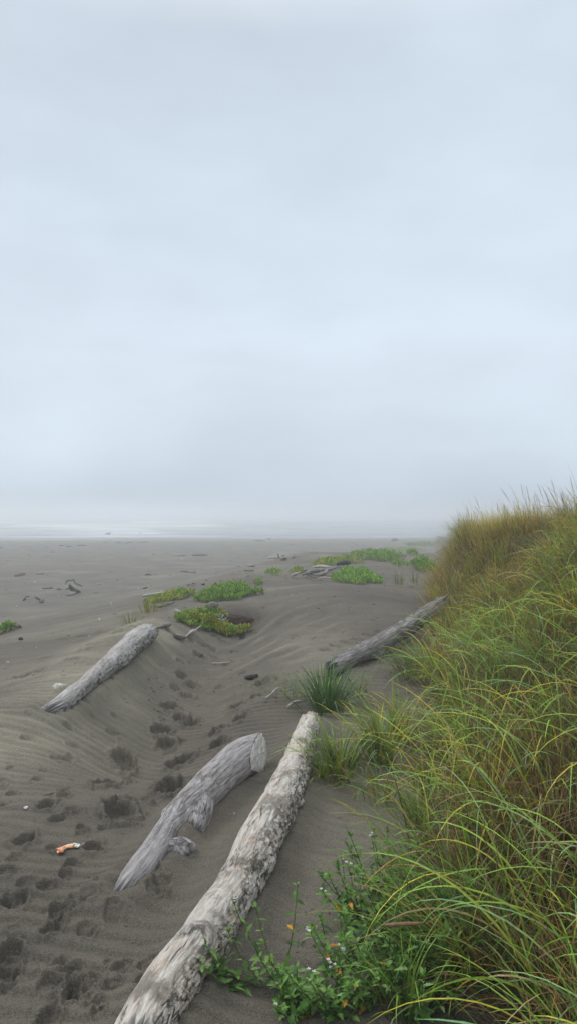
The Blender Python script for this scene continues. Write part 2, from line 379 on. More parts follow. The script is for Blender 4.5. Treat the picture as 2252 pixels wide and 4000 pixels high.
stub(mid_log, [(385, 2142, .05, 22), (410, 2132, .045, 20), (434, 2128, .04, 20), (455, 2134, .03, 29), (472, 2146, .016, 30), (480, 2150, .012, 27)], 12, M_LOG_MID, rot=(0, 3.2, .10))
stub(mid_log, [(440, 2022, .10, 12), (422, 2048, .085, 15), (412, 2060, .08, 9)], 14, M_LOG_MID, 'knot')

# ---- left log
left_c = pxlog(dl([(118, 1792, .0, 26), (160, 1768, .04, 36), (215, 1722, .07, 33), (270, 1676, .09, 38), (320, 1632, .11, 44), (350, 1606, .11, 42), (374, 1590, .10, 36)], .66))
V, Fq, at_ = log_geo(left_c, 360, 110, 6, .06, .02, bumps=[(.55, -.3, .12, .25, .5), (.9, -.2, .15, .2, .6)], end=(.25, .2), jag=1.3, rot=(-.1, .9, .06), crack=.07)
left_log = empty('driftwood_log', tuple(left_c[3][:3]), 'bleached driftwood log with ragged dark underside on the sand ridge, left of the footprint trail', 'driftwood log')
mk('trunk', V, Fq, M_LOG_LEFT, left_log, at_)
# ---- leaning log
pa = P(*D(835, 1683), .05); 
lean_c = pxlog([(*D(828, 1684), 0, 8.5, pa[1]-.15), (*D(868, 1662), 0, 9.3, pa[1]+.25), (*D(925, 1634), 0, 9.5, pa[1]+.8), (*D(975, 1605), 0, 9.0, pa[1]+1.25), (*D(1030, 1572), 0, 8.6, pa[1]+1.75), (*D(1080, 1538), 0, 8, pa[1]+2.2), (*D(1108, 1518), 0, 7.5, pa[1]+2.4)])
V, Fq, at_ = log_geo(lean_c, 300, 96, 8, .05, .02, bumps=[(.38, -.9, .45, .16, .55), (.7, -1.2, .10, .3, .5)], end=(.6, .1), jag=1.2, rot=(1.9, .5, .06), crack=.06)
lean_log = empty('driftwood_log', tuple(lean_c[3][:3]), 'grey driftwood log with dark pitted top edge, leaning up against the grassy dune', 'driftwood log')
mk('trunk', V, Fq, M_LOG_LEAN, lean_log, at_)
LOGS = [main_c, mid_c, left_c]

# ------------------------------------------------------------------ ground
prints = []   # x, y, length, width, rot, depth
def fp(x, y, l=.27, w=.12, rot=None, dep=.035, s=1):
    p = P(*D(x, y)); prints.append((p[0], p[1], l*s, w*s, rot if rot is not None else random.uniform(-.5, .5), dep*s))
for (x, y, s) in [(455,1700,.8),(480,1724,.8),(440,1730,.7),(470,1752,.8),(595,1776,.9),(605,1806,.8),(550,1836,.9),(550,1872,1),(425,1778,.8),(455,1808,.9),(482,1822,.9),
                  (405,1836,1),(418,1874,1.0),(310,1916,1.1),(455,1917,1.1),(280,1970,1.15),(430,1978,1.25),(300,2042,1.1),(665,1716,1.2),(645,1750,.8),
                  (560,1612,.8),(520,1625,.8),(590,1640,.8),(540,1655,.7),(500,1648,.8),(575,1668,.7),(455,1665,.7),(610,1690,.6),(540,1600,.8),(480,1608,.7),(610,1602,.7)]:
    fp(x, y, .23, .115, None, .062, s)
for (x, y, s) in [(q0, q1, q2*.72) for q0, q1, q2 in [(28,1930,.55),(90,1960,.7),(162,1998,.8),(30,1995,.65),(15,2022,.6),(115,2026,.95),(178,2033,.5),(145,2060,.8),(205,2080,.6),(258,2082,.55),(60,2113,1.1),
                  (130,2130,.6),(235,2132,1.0),(178,2172,.7),(165,2200,.7),(40,2265,1.0),(150,2290,.9),(30,2400,1.1),(20,2450,.9),(200,2490,.9),(130,2335,.8),(120,2560,.8),(250,2545,.5),(270,2420,.3),(240,2235,.3),(238,2340,.3)]]:
    fp(x, y, .15, .10, None, .050, s)
for (x, y) in [(958,1590),(925,1596),(900,1607),(870,1616),(845,1624),(820,1634),(930,1480),(945,1492),(920,1470),(1035,1478),(1050,1490)]: fp(x, y, .2, .10, 1.2, .03, .8)
for (x, y) in [(180,1657),(110,1655),(210,1600),(240,1617),(255,1592),(215,1632),(160,1608),(310,1582),(330,1575),(290,1590),(350,1570),(60,1700),(90,1690),(430,1590)]: fp(x, y, .25, .12, .9, .03, .9)
r2 = random.Random(5)
for i in range(150):      # scuffs: small dents
    x = r2.uniform(0, 620); y = 1500+1050*r2.random()**1.3
    if y < 1650 or x < 300+.2*(y-1650): fp(x, y, .07, .05, r2.uniform(-1, 1), .014, r2.uniform(.5, 1.4))
for i in range(22):
    t = r2.random(); x = 575-150*t+r2.uniform(-70, 70); y = 1595+300*t; fp(x, y, .09, .06, r2.uniform(-1, 1), .02, r2.uniform(.6, 1.3))

na, nb = 1200, 150
th1 = np.linspace(-math.radians(50), math.radians(50), na); th2 = np.linspace(math.radians(50), math.radians(310), nb)[1:-1]
TH = np.concatenate([th1, th2]); m_ = len(TH)
rr = [.25]
while rr[-1] < 2600:
    r0 = rr[-1]
    k = .02 if r0 < 1.6 else (.0025 if r0 < 7 else (.0045 if r0 < 20 else (.011 if r0 < 160 else .06)))
    rr.append(r0*(1+k))
RR = np.array(rr); n_ = len(RR)
GX = (RR[:, None]*np.sin(TH)[None]).ravel(); GY = (RR[:, None]*np.cos(TH)[None]).ravel()
GZ = base_h(GX, GY)
dt, _u = dune_t(GX, GY); onsand = sm(1-dt/.4)
near = np.exp(-np.maximum(GY-9, 0)/6)
warp = fb2(GX/1.1, GY/1.1, 3, 7)
ph = (GY+.16*GX)*2*math.pi/.095+6.5*warp+3.0*np.sin(GX*.9)
rm = sm(.62+.9*fb2(GX/1.3, GY/1.6, 2, 9))
_fr = sm((GX+.2)/.8)*sm((6-GY)/2)
GZ = GZ+.0075*rm*near*onsand*(1-.7*_fr)*(np.sin(ph)+.35*np.sin(2*ph+.8))*(GY > 0)
# longer drift streaks on the flank of the mound
ms = gauss(GX, GY, -.15, 9.0, .8, 2.2); stk = ms*np.sin((GY*.85-GX*.9)*2*math.pi/.55+4*warp)*sm(.5+fb2(GX/.6, GY/.6, 2, 12)); GZ = GZ+.030*stk
GZ = GZ+.004*fb2(GX/.12, GY/.12, 3, 15)*near*onsand
damp = np.zeros_like(GZ); lightened = np.zeros_like(GZ)
wind = fb2(GX/.05, GY/.05, 3, 21)
idx_near = np.where((GY > .5) & (GY < 30) & (np.abs(GX) < 15))[0]
nx, ny = GX[idx_near], GY[idx_near]; order = np.argsort(ny); ny_s = ny[order]
for (x, y, l, w, rot, dep) in prints:
    R = max(l, w)*1.3
    a, b = np.searchsorted(ny_s, [y-R, y+R]); cand = order[a:b]; cand = cand[np.abs(nx[cand]-x) < R]; ii = idx_near[cand]
    if not len(ii): continue
    dx = GX[ii]-x; dy = GY[ii]-y; c, s = math.cos(rot), math.sin(rot)
    a1 = (c*dx+s*dy)/(w*.62); a2 = (-s*dx+c*dy)/(l*.55)
    q = np.sqrt(a1**2+a2**2)*(1+.55*fb2(GX[ii]/.07, GY[ii]/.07, 3, 31))
    lobe = 1-.35*np.exp(-((a2+.05)/.22)**2)*(l > .2); pit = sm((1.10-q)*2.8)*(.72+.28*np.clip(a2, -1, 1))*lobe; crumb = fb2(GX[ii]/.022, GY[ii]/.022, 2, 35)
    rim = np.exp(-((q-1.2)/.2)**2)
    big = 1.0 if l > .1 else .6
    GZ[ii] += -dep*pit+dep*.32*rim*(1+1.2*fb2(GX[ii]/.06, GY[ii]/.06, 2, 33))+(.009*wind[ii]+.010*crumb+.028*np.maximum(crumb-.22, 0))*big*np.exp(-(q/1.5)**2)
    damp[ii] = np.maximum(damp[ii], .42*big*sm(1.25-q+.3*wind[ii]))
# sand banked against the logs and blown over the hollow in the middle log
for C_, hh in ((main_c, .05), (mid_c, .045), (left_c, .05)):
    for a, b in zip(C_[:-1], C_[1:]):
        d, _ = segd(GX, GY, a, b); r_m = .5*(a[3]+b[3]); GZ = GZ+0.0*d
    dmin = np.min([segd(GX, GY, a, b)[0] for a, b in zip(C_[:-1], C_[1:])], axis=0); rmn = C_[:, 3].mean()
    GZ = GZ+hh*np.exp(-((dmin-rmn)/.09)**2)*(1+.8*fb2(GX/.4, GY/.4, 2, 40))
hb = P(*D(455, 2095), .03); GZ = GZ+.035*gauss(GX, GY, hb[0]+.01, hb[1], .07, .13, -.25)
d, tt = segd(GX, GY, (-2.1, 4.9), (-1.7, 9.0)); lightened = .95*np.exp(-(d/.85)**2)*sm(.75+.9*fb2(GX/1.0, GY/1.2, 3, 44))  # sand colour lightened in patches beside the left log
lightened = np.maximum(lightened, .55*gauss(GX, GY, -2.2, 4.6, .9, .8)*1.0)
lightened = np.maximum(lightened, .5*gauss(GX, GY, .35, 8.2, .5, 1.4)); lightened = np.maximum(lightened, .4*gauss(GX, GY, -.6, 14.3, 1.0, .5))
lightened = np.maximum(lightened, .35*sm(fb2(GX/2.2, GY/3.5, 3, 46)*2.2)*sm((GY-7)/4)); lightened *= (1-.8*np.exp(-((GX+.8)/.45)**2-((GY-7.5)/2.5)**2))
lightened = np.maximum(lightened, .6*np.clip(stk, 0, 1)); lightened = np.maximum(lightened, .42*gauss(GX, GY, .38, 4.0, .45, 1.3)*sm(.8+fb2(GX/.5, GY/.5, 3, 47))); lightened = lightened*(1-damp); damp = np.maximum(damp, .22*gauss(GX, GY, .9, 12.2, 1.9, 3.0))  # light painted into the sand: streak crests, and a patch offsetting grass shade
litter = sm((dt-.05+.35*fb2(GX/.35, GY/.35, 3, 50))/.45)
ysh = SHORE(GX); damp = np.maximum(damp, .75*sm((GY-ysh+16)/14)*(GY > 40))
idx = np.arange(n_*m_).reshape(n_, m_); a = idx[:-1]; b = idx[1:]
Fg = np.stack([a, b, np.roll(b, -1, 1), np.roll(a, -1, 1)], -1).reshape(-1, 4)[:, ::-1]
o = mk('sand_ground', np.stack([GX, GY, GZ], -1), Fg, M_SAND, None, {'damp': damp, 'lightened': lightened, 'litter': litter, 'wet': sm((GY-ysh+46+14*fb2(GX/22, GY/11, 3, 78))/46)*(GY > 40)}); tag(o, 'dark grey rippled beach sand with footprints', kind='structure')

# ------------------------------------------------------------------ sea
b = NB('sea_water'); pos = b.node('ShaderNodeNewGeometry').outputs['Position']
fo = b.attr('foam').outputs['Fac']; fn = b.noise(pos, .12, 6, .65, (.35, 1, 1))
fm = b.math('MULTIPLY', b.ramp(fn, [(.40, 0), (.60, 1)]), b.math('ADD', fo, .25), True)
fm = b.math('MAXIMUM', fm, b.math('MULTIPLY', fo, .9), True)
c = b.mix(fm, (.035, .05, .055), (.80, .83, .85)); rg = b.math('ADD', b.math('MULTIPLY', fm, .4), .25)
M_SEA = b.out(c, rg, b.bump(b.noise(pos, .8, 4, .6, (.4, 1, 1)), .5, .3), .5)
sx = np.concatenate([np.linspace(-2400, -420, 20), np.linspace(-400, 400, 340), np.linspace(420, 2400, 20)]); sy = np.concatenate([np.linspace(105, 420, 360), np.linspace(440, 2550, 30)])
SX, SY = np.meshgrid(sx, sy, indexing='ij'); off = SY-SHORE(SX); wz = np.zeros_like(SX); foam = np.zeros_like(SX)
for (yo, am, wd, sd) in ((10, .18, 3, 1), (26, .35, 4, 2), (48, .7, 5, 3), (75, .6, 6, 4), (108, 1.0, 7, 5), (150, 1.0, 9, 6), (210, 1.0, 10, 7)):
    yy = off-yo-9*fb2(SX/45, SX*0, 3, sd); k = sm(.55+1.5*pn2(SX/30, SX*0+sd, sd))
    wz += am*k*np.exp(-(yy/wd)**2); foam = np.maximum(foam, k*np.exp(-((yy+wd*.9)/(wd*1.3))**2))
foam = np.maximum(foam, .8*np.exp(-((off-1.5)/3)**2)); foam = np.maximum(foam, .55*sm((off)/5)*sm((90-off)/40)*sm(.5+1.4*fb2(SX/24, SY/9, 3, 8))); foam *= .72*(.12+.88*sm((-SX-4)/30))
idx = np.arange(SX.size).reshape(SX.shape); Fs = np.stack([idx[:-1, :-1], idx[1:, :-1], idx[1:, 1:], idx[:-1, 1:]], -1).reshape(-1, 4)
o = mk('sea_water', np.stack([SX, SY, -2.6+wz], -1).reshape(-1, 3), Fs, M_SEA, None, {'foam': foam.ravel()}); tag(o, 'grey sea with rows of white surf', kind='structure')

# ------------------------------------------------------------------ grass
def lerp(a, b, t): return a+(b-a)*t
GREEN = np.array([.125, .225, .026]); DGREEN = np.array([.050, .110, .028]); YGREEN = np.array([.38, .34, .030]); GOLD = np.array([.50, .35, .070])
BROWN = np.array([.25, .145, .065]); ORANGE = np.array([.36, .16, .03]); STRAW = np.array([.36, .28, .16]); BLUEG = np.array([.10, .19, .075])
def blades(base, L, W, az, lean, droop, croot, ctip, S=7, twist=.5, sway=.15):
    """ribbons: lean = start angle from vertical, droop = extra bend towards the tip"""
    N = len(base); t = np.linspace(0, 1, S+1)
    ang = lean[:, None]+droop[:, None]*t[None]**1.4
    ang = ang+((rng.random(N) < .16)*rng.uniform(.5, 1.5, N))[:, None]*(t[None] > rng.uniform(.35, .8, N)[:, None])
    ds = (L/S)[:, None]
    hx = np.concatenate([np.zeros((N, 1)), np.cumsum(np.sin(ang[:, :-1])*ds, 1)], 1); vz = np.concatenate([np.zeros((N, 1)), np.cumsum(np.cos(ang[:, :-1])*ds, 1)], 1)
    azv = az[:, None]+sway*rng.normal(size=(N, 1))*t[None]
    X = base[:, 0:1]+hx*np.cos(azv); Y = base[:, 1:2]+hx*np.sin(azv); Z = base[:, 2:3]+vz
    tw = rng.uniform(-twist, twist, (N, 1))+rng.uniform(-twist, twist, (N, 1))*t[None]
    side = np.stack([-np.sin(azv)*np.cos(tw), np.cos(azv)*np.cos(tw), np.sin(tw)], -1)
    w = (W[:, None]*.5*np.minimum(1, (1-t[None])**.6*1.15+.04)*(0.55+.45*np.minimum(1, t[None]*4)))[..., None]
    C = np.stack([X, Y, Z], -1); V = np.stack([C-side*w, C+side*w], 2)
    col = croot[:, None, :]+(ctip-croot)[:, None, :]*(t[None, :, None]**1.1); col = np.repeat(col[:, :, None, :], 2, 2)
    col = np.concatenate([col, np.ones(col.shape[:-1]+(1,))], -1)
    i0 = (np.arange(N)*(S+1)*2)[:, None]+np.arange(S)[None]*2
    Fb = np.stack([i0, i0+1, i0+3, i0+2], -1).reshape(-1, 4)
    return V.reshape(-1, 3), Fb, col.reshape(-1, 4)
def join(parts):
    V = []; Fq = []; C = []; o = 0
    for v, f, c in parts: V.append(v); Fq.append(f+o); C.append(c); o += len(v)
    return np.vstack(V), np.vstack(Fq), np.vstack(C)
def pick(N, pal, w):
    w = np.array(w, float); w /= w.sum(); k = rng.choice(len(pal), N, p=w); c = np.array(pal)[k]
    return c*rng.uniform(.7, 1.3, (N, 1))*rng.uniform(.9, 1.1, (N, 3))
def pickf(x, y, pal, w, cs=.6, k=3.0, s=200):
    sc_ = np.stack([math.log(w_)+k*fb2(x/cs, y/cs, 3, s+7*i)+rng.gumbel(size=len(x))*.55 for i, w_ in enumerate(w)], 1)
    c = np.array(pal)[sc_.argmax(1)]; return c*rng.uniform(.65, 1.35, (len(x), 1))*rng.uniform(.9, 1.1, (len(x), 3))
def dune_pts(N, u0, u1, v0, v1, pw=1.0):
    u = u0+(u1-u0)*rng.random(N)**pw; v = v0+(v1-v0)*rng.random(N)
    x = .2*u+.98*v; y = .98*u-.2*v
    # toe-relative
    t, _ = dune_t(x, y); return x, y, t
# clump field makes tussocks and gaps
def field(N, u0, u1, v0, v1, thr, cs, pw=1.0, tmin=.0):
    x, y, t = dune_pts(N, u0, u1, v0, v1, pw)
    cl = fb2(x/cs, y/cs, 2, 60); k = (t > tmin+.12*pn2(x/.5, y/.5, 61)) & (cl > thr) & (y > 1.05) & (np.hypot(x, y) > 1.35)
    x, y, t = x[k], y[k], t[k]; return np.stack([x, y, base_h(x, y)-.02], -1), t, cl[k]
WINDAZ = math.pi*.98      # blown towards the sea, left in the picture
parts = []
# 1 thatch: dead brown blades lying every way, darkened to paint shade in the gaps
B, t, cl = field(38000, .8, 17, -.2, 3.0, -.9, .8, 1.5, -.02); N = len(B)
parts.append(blades(B, rng.uniform(.18, .55, N), rng.uniform(.0022, .0045, N), rng.normal(WINDAZ, 1.3, N), rng.uniform(.2, 1.25, N), rng.uniform(.2, 1.5, N),
                    pick(N, [BROWN*.6, BROWN*.3, STRAW*.3], [5, 3, 2]), pick(N, [BROWN*.7, STRAW*.6, GOLD*.5, BROWN*.4], [4, 1.6, 1, 4]), 5))
B, t, cl = field(9000, .8, 7, -.1, 1.6, -.2, .25, 1.0, .02); N = len(B)
parts.append(blades(B, rng.uniform(.3, .62, N), rng.uniform(.003, .006, N), rng.normal(WINDAZ, 1.2, N), rng.uniform(.0, .5, N), rng.uniform(.0, .9, N), pick(N, [BROWN*.8, BROWN*.5], [1, 1]), pick(N, [STRAW, BROWN*1.3, GOLD*.8, BROWN*.8], [3, 3, 1.5, 2]), 6))
V, Fq, C = join(parts); o = mk('dead_grass', V, Fq, M_GRASS, None, {'Col': C}); tag(o, 'matted brown dead grass under the green blades on the dune slope', 'dead grass', kind='stuff')
parts = []
# tussocks: fans of blades that share a colour, with dark gaps between them
def tussocks(n, u0, u1, v0, v1, kb, L, W, rad, pals, wts, pw=1.0, S=8, droop=(.4, 2.0), extra=None, tmin=.03, cs=.8, mul=1.0, seed=300, gap=-.16):
    x, y, t = dune_pts(n, u0, u1, v0, v1, pw); k = (t > tmin) & (np.hypot(x, y) > 1.45) & (y > 1.1) & (fb2(x/.45, y/.45, 2, 91) > gap); x, y = x[k], y[k]
    if extra is not None: x = np.concatenate([x, extra[:, 0]]); y = np.concatenate([y, extra[:, 1]])
    if not len(x): return None
    ti = np.array([np.clip(rng.normal(1, .22, len(x)), .6, 1.5)])[0]
    # colour tendency of the whole tussock
    sc_ = np.stack([math.log(w_)+2.6*fb2(x/cs, y/cs, 2, seed+7*i)+rng.gumbel(size=len(x))*.5 for i, w_ in enumerate(wts)], 1); fam = sc_.argmax(1)
    kk = rng.integers(kb[0], kb[1], len(x)); I = np.repeat(np.arange(len(x)), kk); N = len(I)
    ox = rng.normal(0, rad, N)*ti[I]; oy = rng.normal(0, rad, N)*ti[I]; B = np.column_stack([x[I]+ox, y[I]+oy]); B = np.column_stack([B, base_h(B[:, 0], B[:, 1])-.02])
    out = np.arctan2(oy, ox)+rng.normal(0, .5, N); w_ = rng.random(N) < .40; waz = WINDAZ+rng.normal(0, .35, len(x)); out = np.where(w_, rng.normal(0, .45, N)+waz[I], out)
    d = np.hypot(ox, oy)/rad; lean = np.clip(.10+.16*d+rng.normal(0, .12, N), 0, 1.1)
    own = rng.random(N) < .84; f2 = np.where(own, fam[I], rng.choice(len(pals), N, p=np.array(wts)/sum(wts))); P_ = np.array(pals)
    tipc = P_[f2]*rng.uniform(.7, 1.35, (N, 1))*rng.uniform(.9, 1.1, (N, 3))*rng.uniform(.8, 1.25, (len(x), 1))[I]*mul
    rootc = pick(N, [BROWN*.4, GREEN*.3, DGREEN*.6, STRAW*.35], [4, 3, 2, 1])  # root colours darkened to stand in for shade inside the tussocks
    return blades(B, rng.uniform(*L, N)*ti[I], rng.uniform(*W, N), out, lean, rng.uniform(*droop, N)*rng.uniform(.5, 1.15, N), rootc, tipc, S, .6)
ex = np.array([P(*D(a_, b_))[:2] for a_, b_ in ((1065, 2450), (1105, 2350), (1020, 2560), (1130, 2520), (1085, 2255), (1190, 2430), (1060, 2150), (1230, 2520), (1300, 2400), (1075, 2000), (1060, 2080), (1100, 1900), (1180, 2250))])
PN = [GREEN*1.5, YGREEN*1.1, DGREEN*1.2, GOLD*.8, BLUEG*1.3, BROWN]
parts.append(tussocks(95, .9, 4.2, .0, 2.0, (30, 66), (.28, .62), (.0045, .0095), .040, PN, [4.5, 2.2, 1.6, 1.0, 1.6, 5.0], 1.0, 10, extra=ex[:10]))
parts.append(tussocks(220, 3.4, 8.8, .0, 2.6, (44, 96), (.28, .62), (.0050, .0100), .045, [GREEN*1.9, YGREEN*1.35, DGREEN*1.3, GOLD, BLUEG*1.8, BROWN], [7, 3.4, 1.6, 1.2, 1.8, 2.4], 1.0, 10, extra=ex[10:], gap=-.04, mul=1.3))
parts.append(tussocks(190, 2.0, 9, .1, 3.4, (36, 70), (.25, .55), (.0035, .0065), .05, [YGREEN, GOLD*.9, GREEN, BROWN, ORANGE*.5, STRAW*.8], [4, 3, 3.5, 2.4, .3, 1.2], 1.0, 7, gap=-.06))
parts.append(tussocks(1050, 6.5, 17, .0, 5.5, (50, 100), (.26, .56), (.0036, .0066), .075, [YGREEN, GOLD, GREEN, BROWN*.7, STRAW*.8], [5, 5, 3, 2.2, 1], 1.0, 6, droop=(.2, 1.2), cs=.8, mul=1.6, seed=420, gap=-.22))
# the lit fringe along the crest: thin, dense, golden
B, t, cl = field(24000, 6, 17, .4, 5.5, .0, .45, 1.0, .3); N = len(B)
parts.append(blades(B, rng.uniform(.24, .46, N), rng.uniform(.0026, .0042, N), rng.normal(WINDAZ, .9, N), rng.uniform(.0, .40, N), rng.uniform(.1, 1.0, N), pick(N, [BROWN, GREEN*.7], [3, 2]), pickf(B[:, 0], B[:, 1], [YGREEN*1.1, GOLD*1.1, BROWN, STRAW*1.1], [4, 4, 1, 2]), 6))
# a few broad arching blades thrown over everything
B, t, cl = field(2100, .9, 7.5, .0, 2.2, -.9, .4, 1.35, .03); N = len(B)
parts.append(blades(B, rng.uniform(.55, .95, N), rng.uniform(.007, .0125, N), rng.normal(WINDAZ, 1.2, N), rng.uniform(.1, .45, N), rng.uniform(1.2, 2.7, N), pick(N, [GREEN*.8, YGREEN*.7], [1, 1]), pick(N, [GREEN*2.3, YGREEN*1.5, BLUEG*2.2, ORANGE*1.3, STRAW*1.2], [7, 2.6, 3, .7, 1]), 13, .7))  # tip colours brightened to stand in for highlights on the blades
parts = [p_ for p_ in parts if p_ is not None]
V, Fq, C = join(parts); o = mk('dune_grass', V, Fq, M_GRASS, None, {'Col': C}); tag(o, 'tangled green and golden marram grass covering the dune slope', 'dune grass', kind='stuff')

# seed stalks on the crest
def stalk_mesh(seed):
    r = np.random.default_rng(seed); H = r.uniform(.62, .85); n = 14; t = np.linspace(0, 1, n)
    lean = r.uniform(.05, .22); z = H*t; x = -lean*t**2*H*1.3
    V = []; Fq = []; C = []; m = 5
    for i in range(n):
        rad = .0013 if t[i] < .70 else .0013+.0024*math.sin(math.pi*(t[i]-.70)/.30)
        for j in range(m):
            a = 2*math.pi*j/m; V.append((x[i]+rad*math.cos(a), rad*math.sin(a), z[i])); C.append((*(STRAW*.8 if t[i] < .7 else np.array([.40, .28, .20])), 1))
    for i in range(n-1):
        for j in range(m): Fq.append((i*m+j, i*m+(j+1) % m, (i+1)*m+(j+1) % m, (i+1)*m+j))
    for k in range(26):    # glumes on the seed head
        tt = r.uniform(.70, .98); xx = -lean*tt**2*H*1.3; a = r.uniform(0, 6.28); o_ = len(V); ln = .016
        V += [(xx, 0, H*tt), (xx+.003*math.cos(a)-.001, .003*math.sin(a)+.001, H*tt+ln*.5), (xx+.004*math.cos(a), .004*math.sin(a), H*tt+ln), (xx+.003*math.cos(a)+.001, .003*math.sin(a)-.001, H*tt+ln*.5)]
        C += [(.42, .30, .22, 1)]*4; Fq.append((o_, o_+1, o_+2, o_+3))
    return V, Fq, C
protos = []
for s_ in range(6):
    V, Fq, C = stalk_mesh(s_); me = bpy.data.meshes.new('grass_stalk'); me.from_pydata(V, [], Fq); ca = me.attributes.new('Col', 'FLOAT_COLOR', 'POINT'); ca.data.foreach_set('color', np.array(C, np.float32).ravel())
    me.polygons.foreach_set('use_smooth', np.ones(len(me.polygons), bool)); me.materials.append(M_GRASS); protos.append(me)
r3 = random.Random(9)
stalk_px = [448, 455, 461, 466, 470, 480, 486, 489, 494, 501, 508, 512, 516, 520, 527, 531, 534, 538, 540, 546, 549, 553, 557, 560, 563, 566, 568, 571, 574, 577, 581, 585, 590, 506, 524, 543, 565, 482, 498, 536]
for i, px in enumerate(stalk_px):
    best = None
    for Y in np.linspace(5.5, 15, 60):                       # stand it on the skyline of the crest
        x = (px-CX)/F*Y; z = float(base_h(x, Y)); e = (z+.4-CZ)/Y
        if best is None or e > best[0]: best = (e, x, Y, z)
    _, x, Y, z = best; Y += r3.uniform(-.4, .5); x = (px-CX)/F*Y; z = float(base_h(x, Y))
    o = bpy.data.objects.new('grass_stalk', protos[i % 6]); COL.objects.link(o); o.location = (x, Y, z-.03); o.rotation_euler = (r3.uniform(-.1, .1), r3.uniform(-.12, .12), r3.uniform(-1.2, 1.2))
    q = r3.uniform(.62, .95); o.scale = (q*1.1, q*1.1, q)
    tag(o, 'thin straw-coloured grass stalk with a reddish seed head on the dune crest', 'grass stalk', 'seed stalks rising above the dune crest')
# two tall ones in front of the crest
for px, py, H_, lab in ((493, 587, 1.25, 'tall dark bent stalk standing alone in the golden grass below the crest'), (568, 520, .9, 'tallest seed stalk rising above the right end of the crest')):
    p = P(px, py) if px < 500 else np.array([(px-CX)/F*8.2, 8.2, float(base_h((px-CX)/F*8.2, 8.2))])
    o = bpy.data.objects.new('grass_stalk', protos[2]); COL.objects.link(o); o.location = p-np.array([0, 0, .03]); o.scale = (1.1, 1.1, H_); tag(o, lab, 'grass stalk')

# tufts: each a thing
def tuft(px, py, n, L, spread, label, pal=None, W=(.004, .007), rad=.05, az=None, name='grass_tuft', droop=(.3, 1.6), rootc=None, group=None, dead=None):
    n = int(n*1.6); W = (W[0]*1.4, W[1]*1.6)
    p = P(px, py); B = np.column_stack([p[0]+rng.normal(0, rad, n), p[1]+rng.normal(0, rad, n)]); B = np.column_stack([B, base_h(B[:, 0], B[:, 1])-.02])
    out = np.arctan2(B[:, 1]-p[1], B[:, 0]-p[0])+rng.normal(0, .5, n)
    if az is not None: out = np.where(rng.random(n) < .45, rng.normal(az, .5, n), out)
    dist = np.hypot(B[:, 0]-p[0], B[:, 1]-p[1])/rad
    pal = pal or [GREEN*1.1, DGREEN*1.3, BLUEG*1.2, YGREEN]
    tip = pick(n, pal, [4, 4, 4, 1][:len(pal)]); root = pick(n, rootc or [GREEN*.8, YGREEN*.7, GOLD*.7], [3, 2, 2])
    v, f, c = blades(B, rng.uniform(.6, 1.0, n)*L, rng.uniform(*W, n), out, np.clip(dist*.22*spread, 0, .9), rng.uniform(*droop, n)*rng.uniform(.5, 1.2, n), root, tip, 9, .6)
    root_o = empty(name, tuple(p), label, 'grass tuft', group)
    v0, f0, c0 = v, f, c
    nd = dead or max(6, n//12)
    B2 = B[:nd]; v, f, c = blades(B2, rng.uniform(.3, .6, nd)*L, rng.uniform(.003, .005, nd), rng.uniform(0, 6.28, nd), rng.uniform(.3, 1.0, nd), rng.uniform(.2, 1.2, nd), pick(nd, [GOLD, BROWN], [1, 1]), pick(nd, [STRAW, GOLD, ORANGE], [3, 2, 1]), 6)
    v, f, c = join([(v0, f0, c0), (v, f, c)]); mk('blades', v, f, M_GRASS, root_o, {'Col': c}); return root_o
tuft(*D(822, 1786), 135, .50, 1.35, 'dense dark green grass tuft just above the far end of the long beige log', [DGREEN*1.5, GREEN*.9, BLUEG*1.3, GREEN*1.7], W=(.005, .008), rad=.065, droop=(.2, 1.7), rootc=[DGREEN*1.3, DGREEN, GREEN*.6], dead=8)
tuft(*D(738, 1762), 34, .42, 1.4, 'sparse pale grass spray left of the dense dark tuft', [BLUEG*1.3, GREEN*1.3], (.002, .004), .07, math.pi)
tuft(*D(892, 1748), 22, .40, 1.4, 'small thin grass tuft just right of the dense dark tuft', rad=.04)
tuft(*D(850, 1955), 70, .46, 1.2, 'bright green grass tuft arching over the right edge of the long beige log', [GREEN*1.9, BLUEG*1.6, DGREEN*1.5], (.005, .009), .04, math.pi)
tuft(*D(812, 1965), 40, .26, 1.2, 'short fresh green grass tuft touching the long beige log', [GREEN*1.3, DGREEN*1.5], (.004, .007), .04)
tuft(*D(958, 1918), 80, .58, 1.2, 'big leaning grass tuft between the beige log and the dune', [GREEN*1.8, BLUEG*1.7, YGREEN], (.005, .009), .06, math.pi, droop=(.6, 2.2))
tuft(*D(1010, 1865), 80, .52, 1.2, 'yellow green grass tuft at the dune toe behind the big leaning tuft', [GREEN*1.4, YGREEN*1.2], (.004, .008), .07, math.pi, droop=(.5, 2.2))
tuft(*D(1035, 1710), 60, .50, 1.2, 'blue green grass tuft under the leaning log near its raised end', [BLUEG*1.2, BLUEG*.9, DGREEN*1.3], (.004, .007), .06, math.pi, droop=(.6, 2.2))
tuft(*D(1075, 1700), 70, .50, 1.2, 'blue green drooping tuft at the dune toe right of the leaning log', [BLUEG*1.2, GREEN], (.004, .007), .08, math.pi, droop=(.6, 2.2))
tuft(*D(1000, 1470), 26, .38, .9, 'thin upright dark tuft on open sand, nearer of the pair by the dune bend', [DGREEN*1.2, BLUEG], (.004, .007), .08, droop=(.0, .8))
tuft(*D(1040, 1466), 24, .38, .9, 'thin upright dark tuft closest to the dune foot at the bend', [DGREEN*1.2, BLUEG], (.004, .007), .08, droop=(.0, .8))
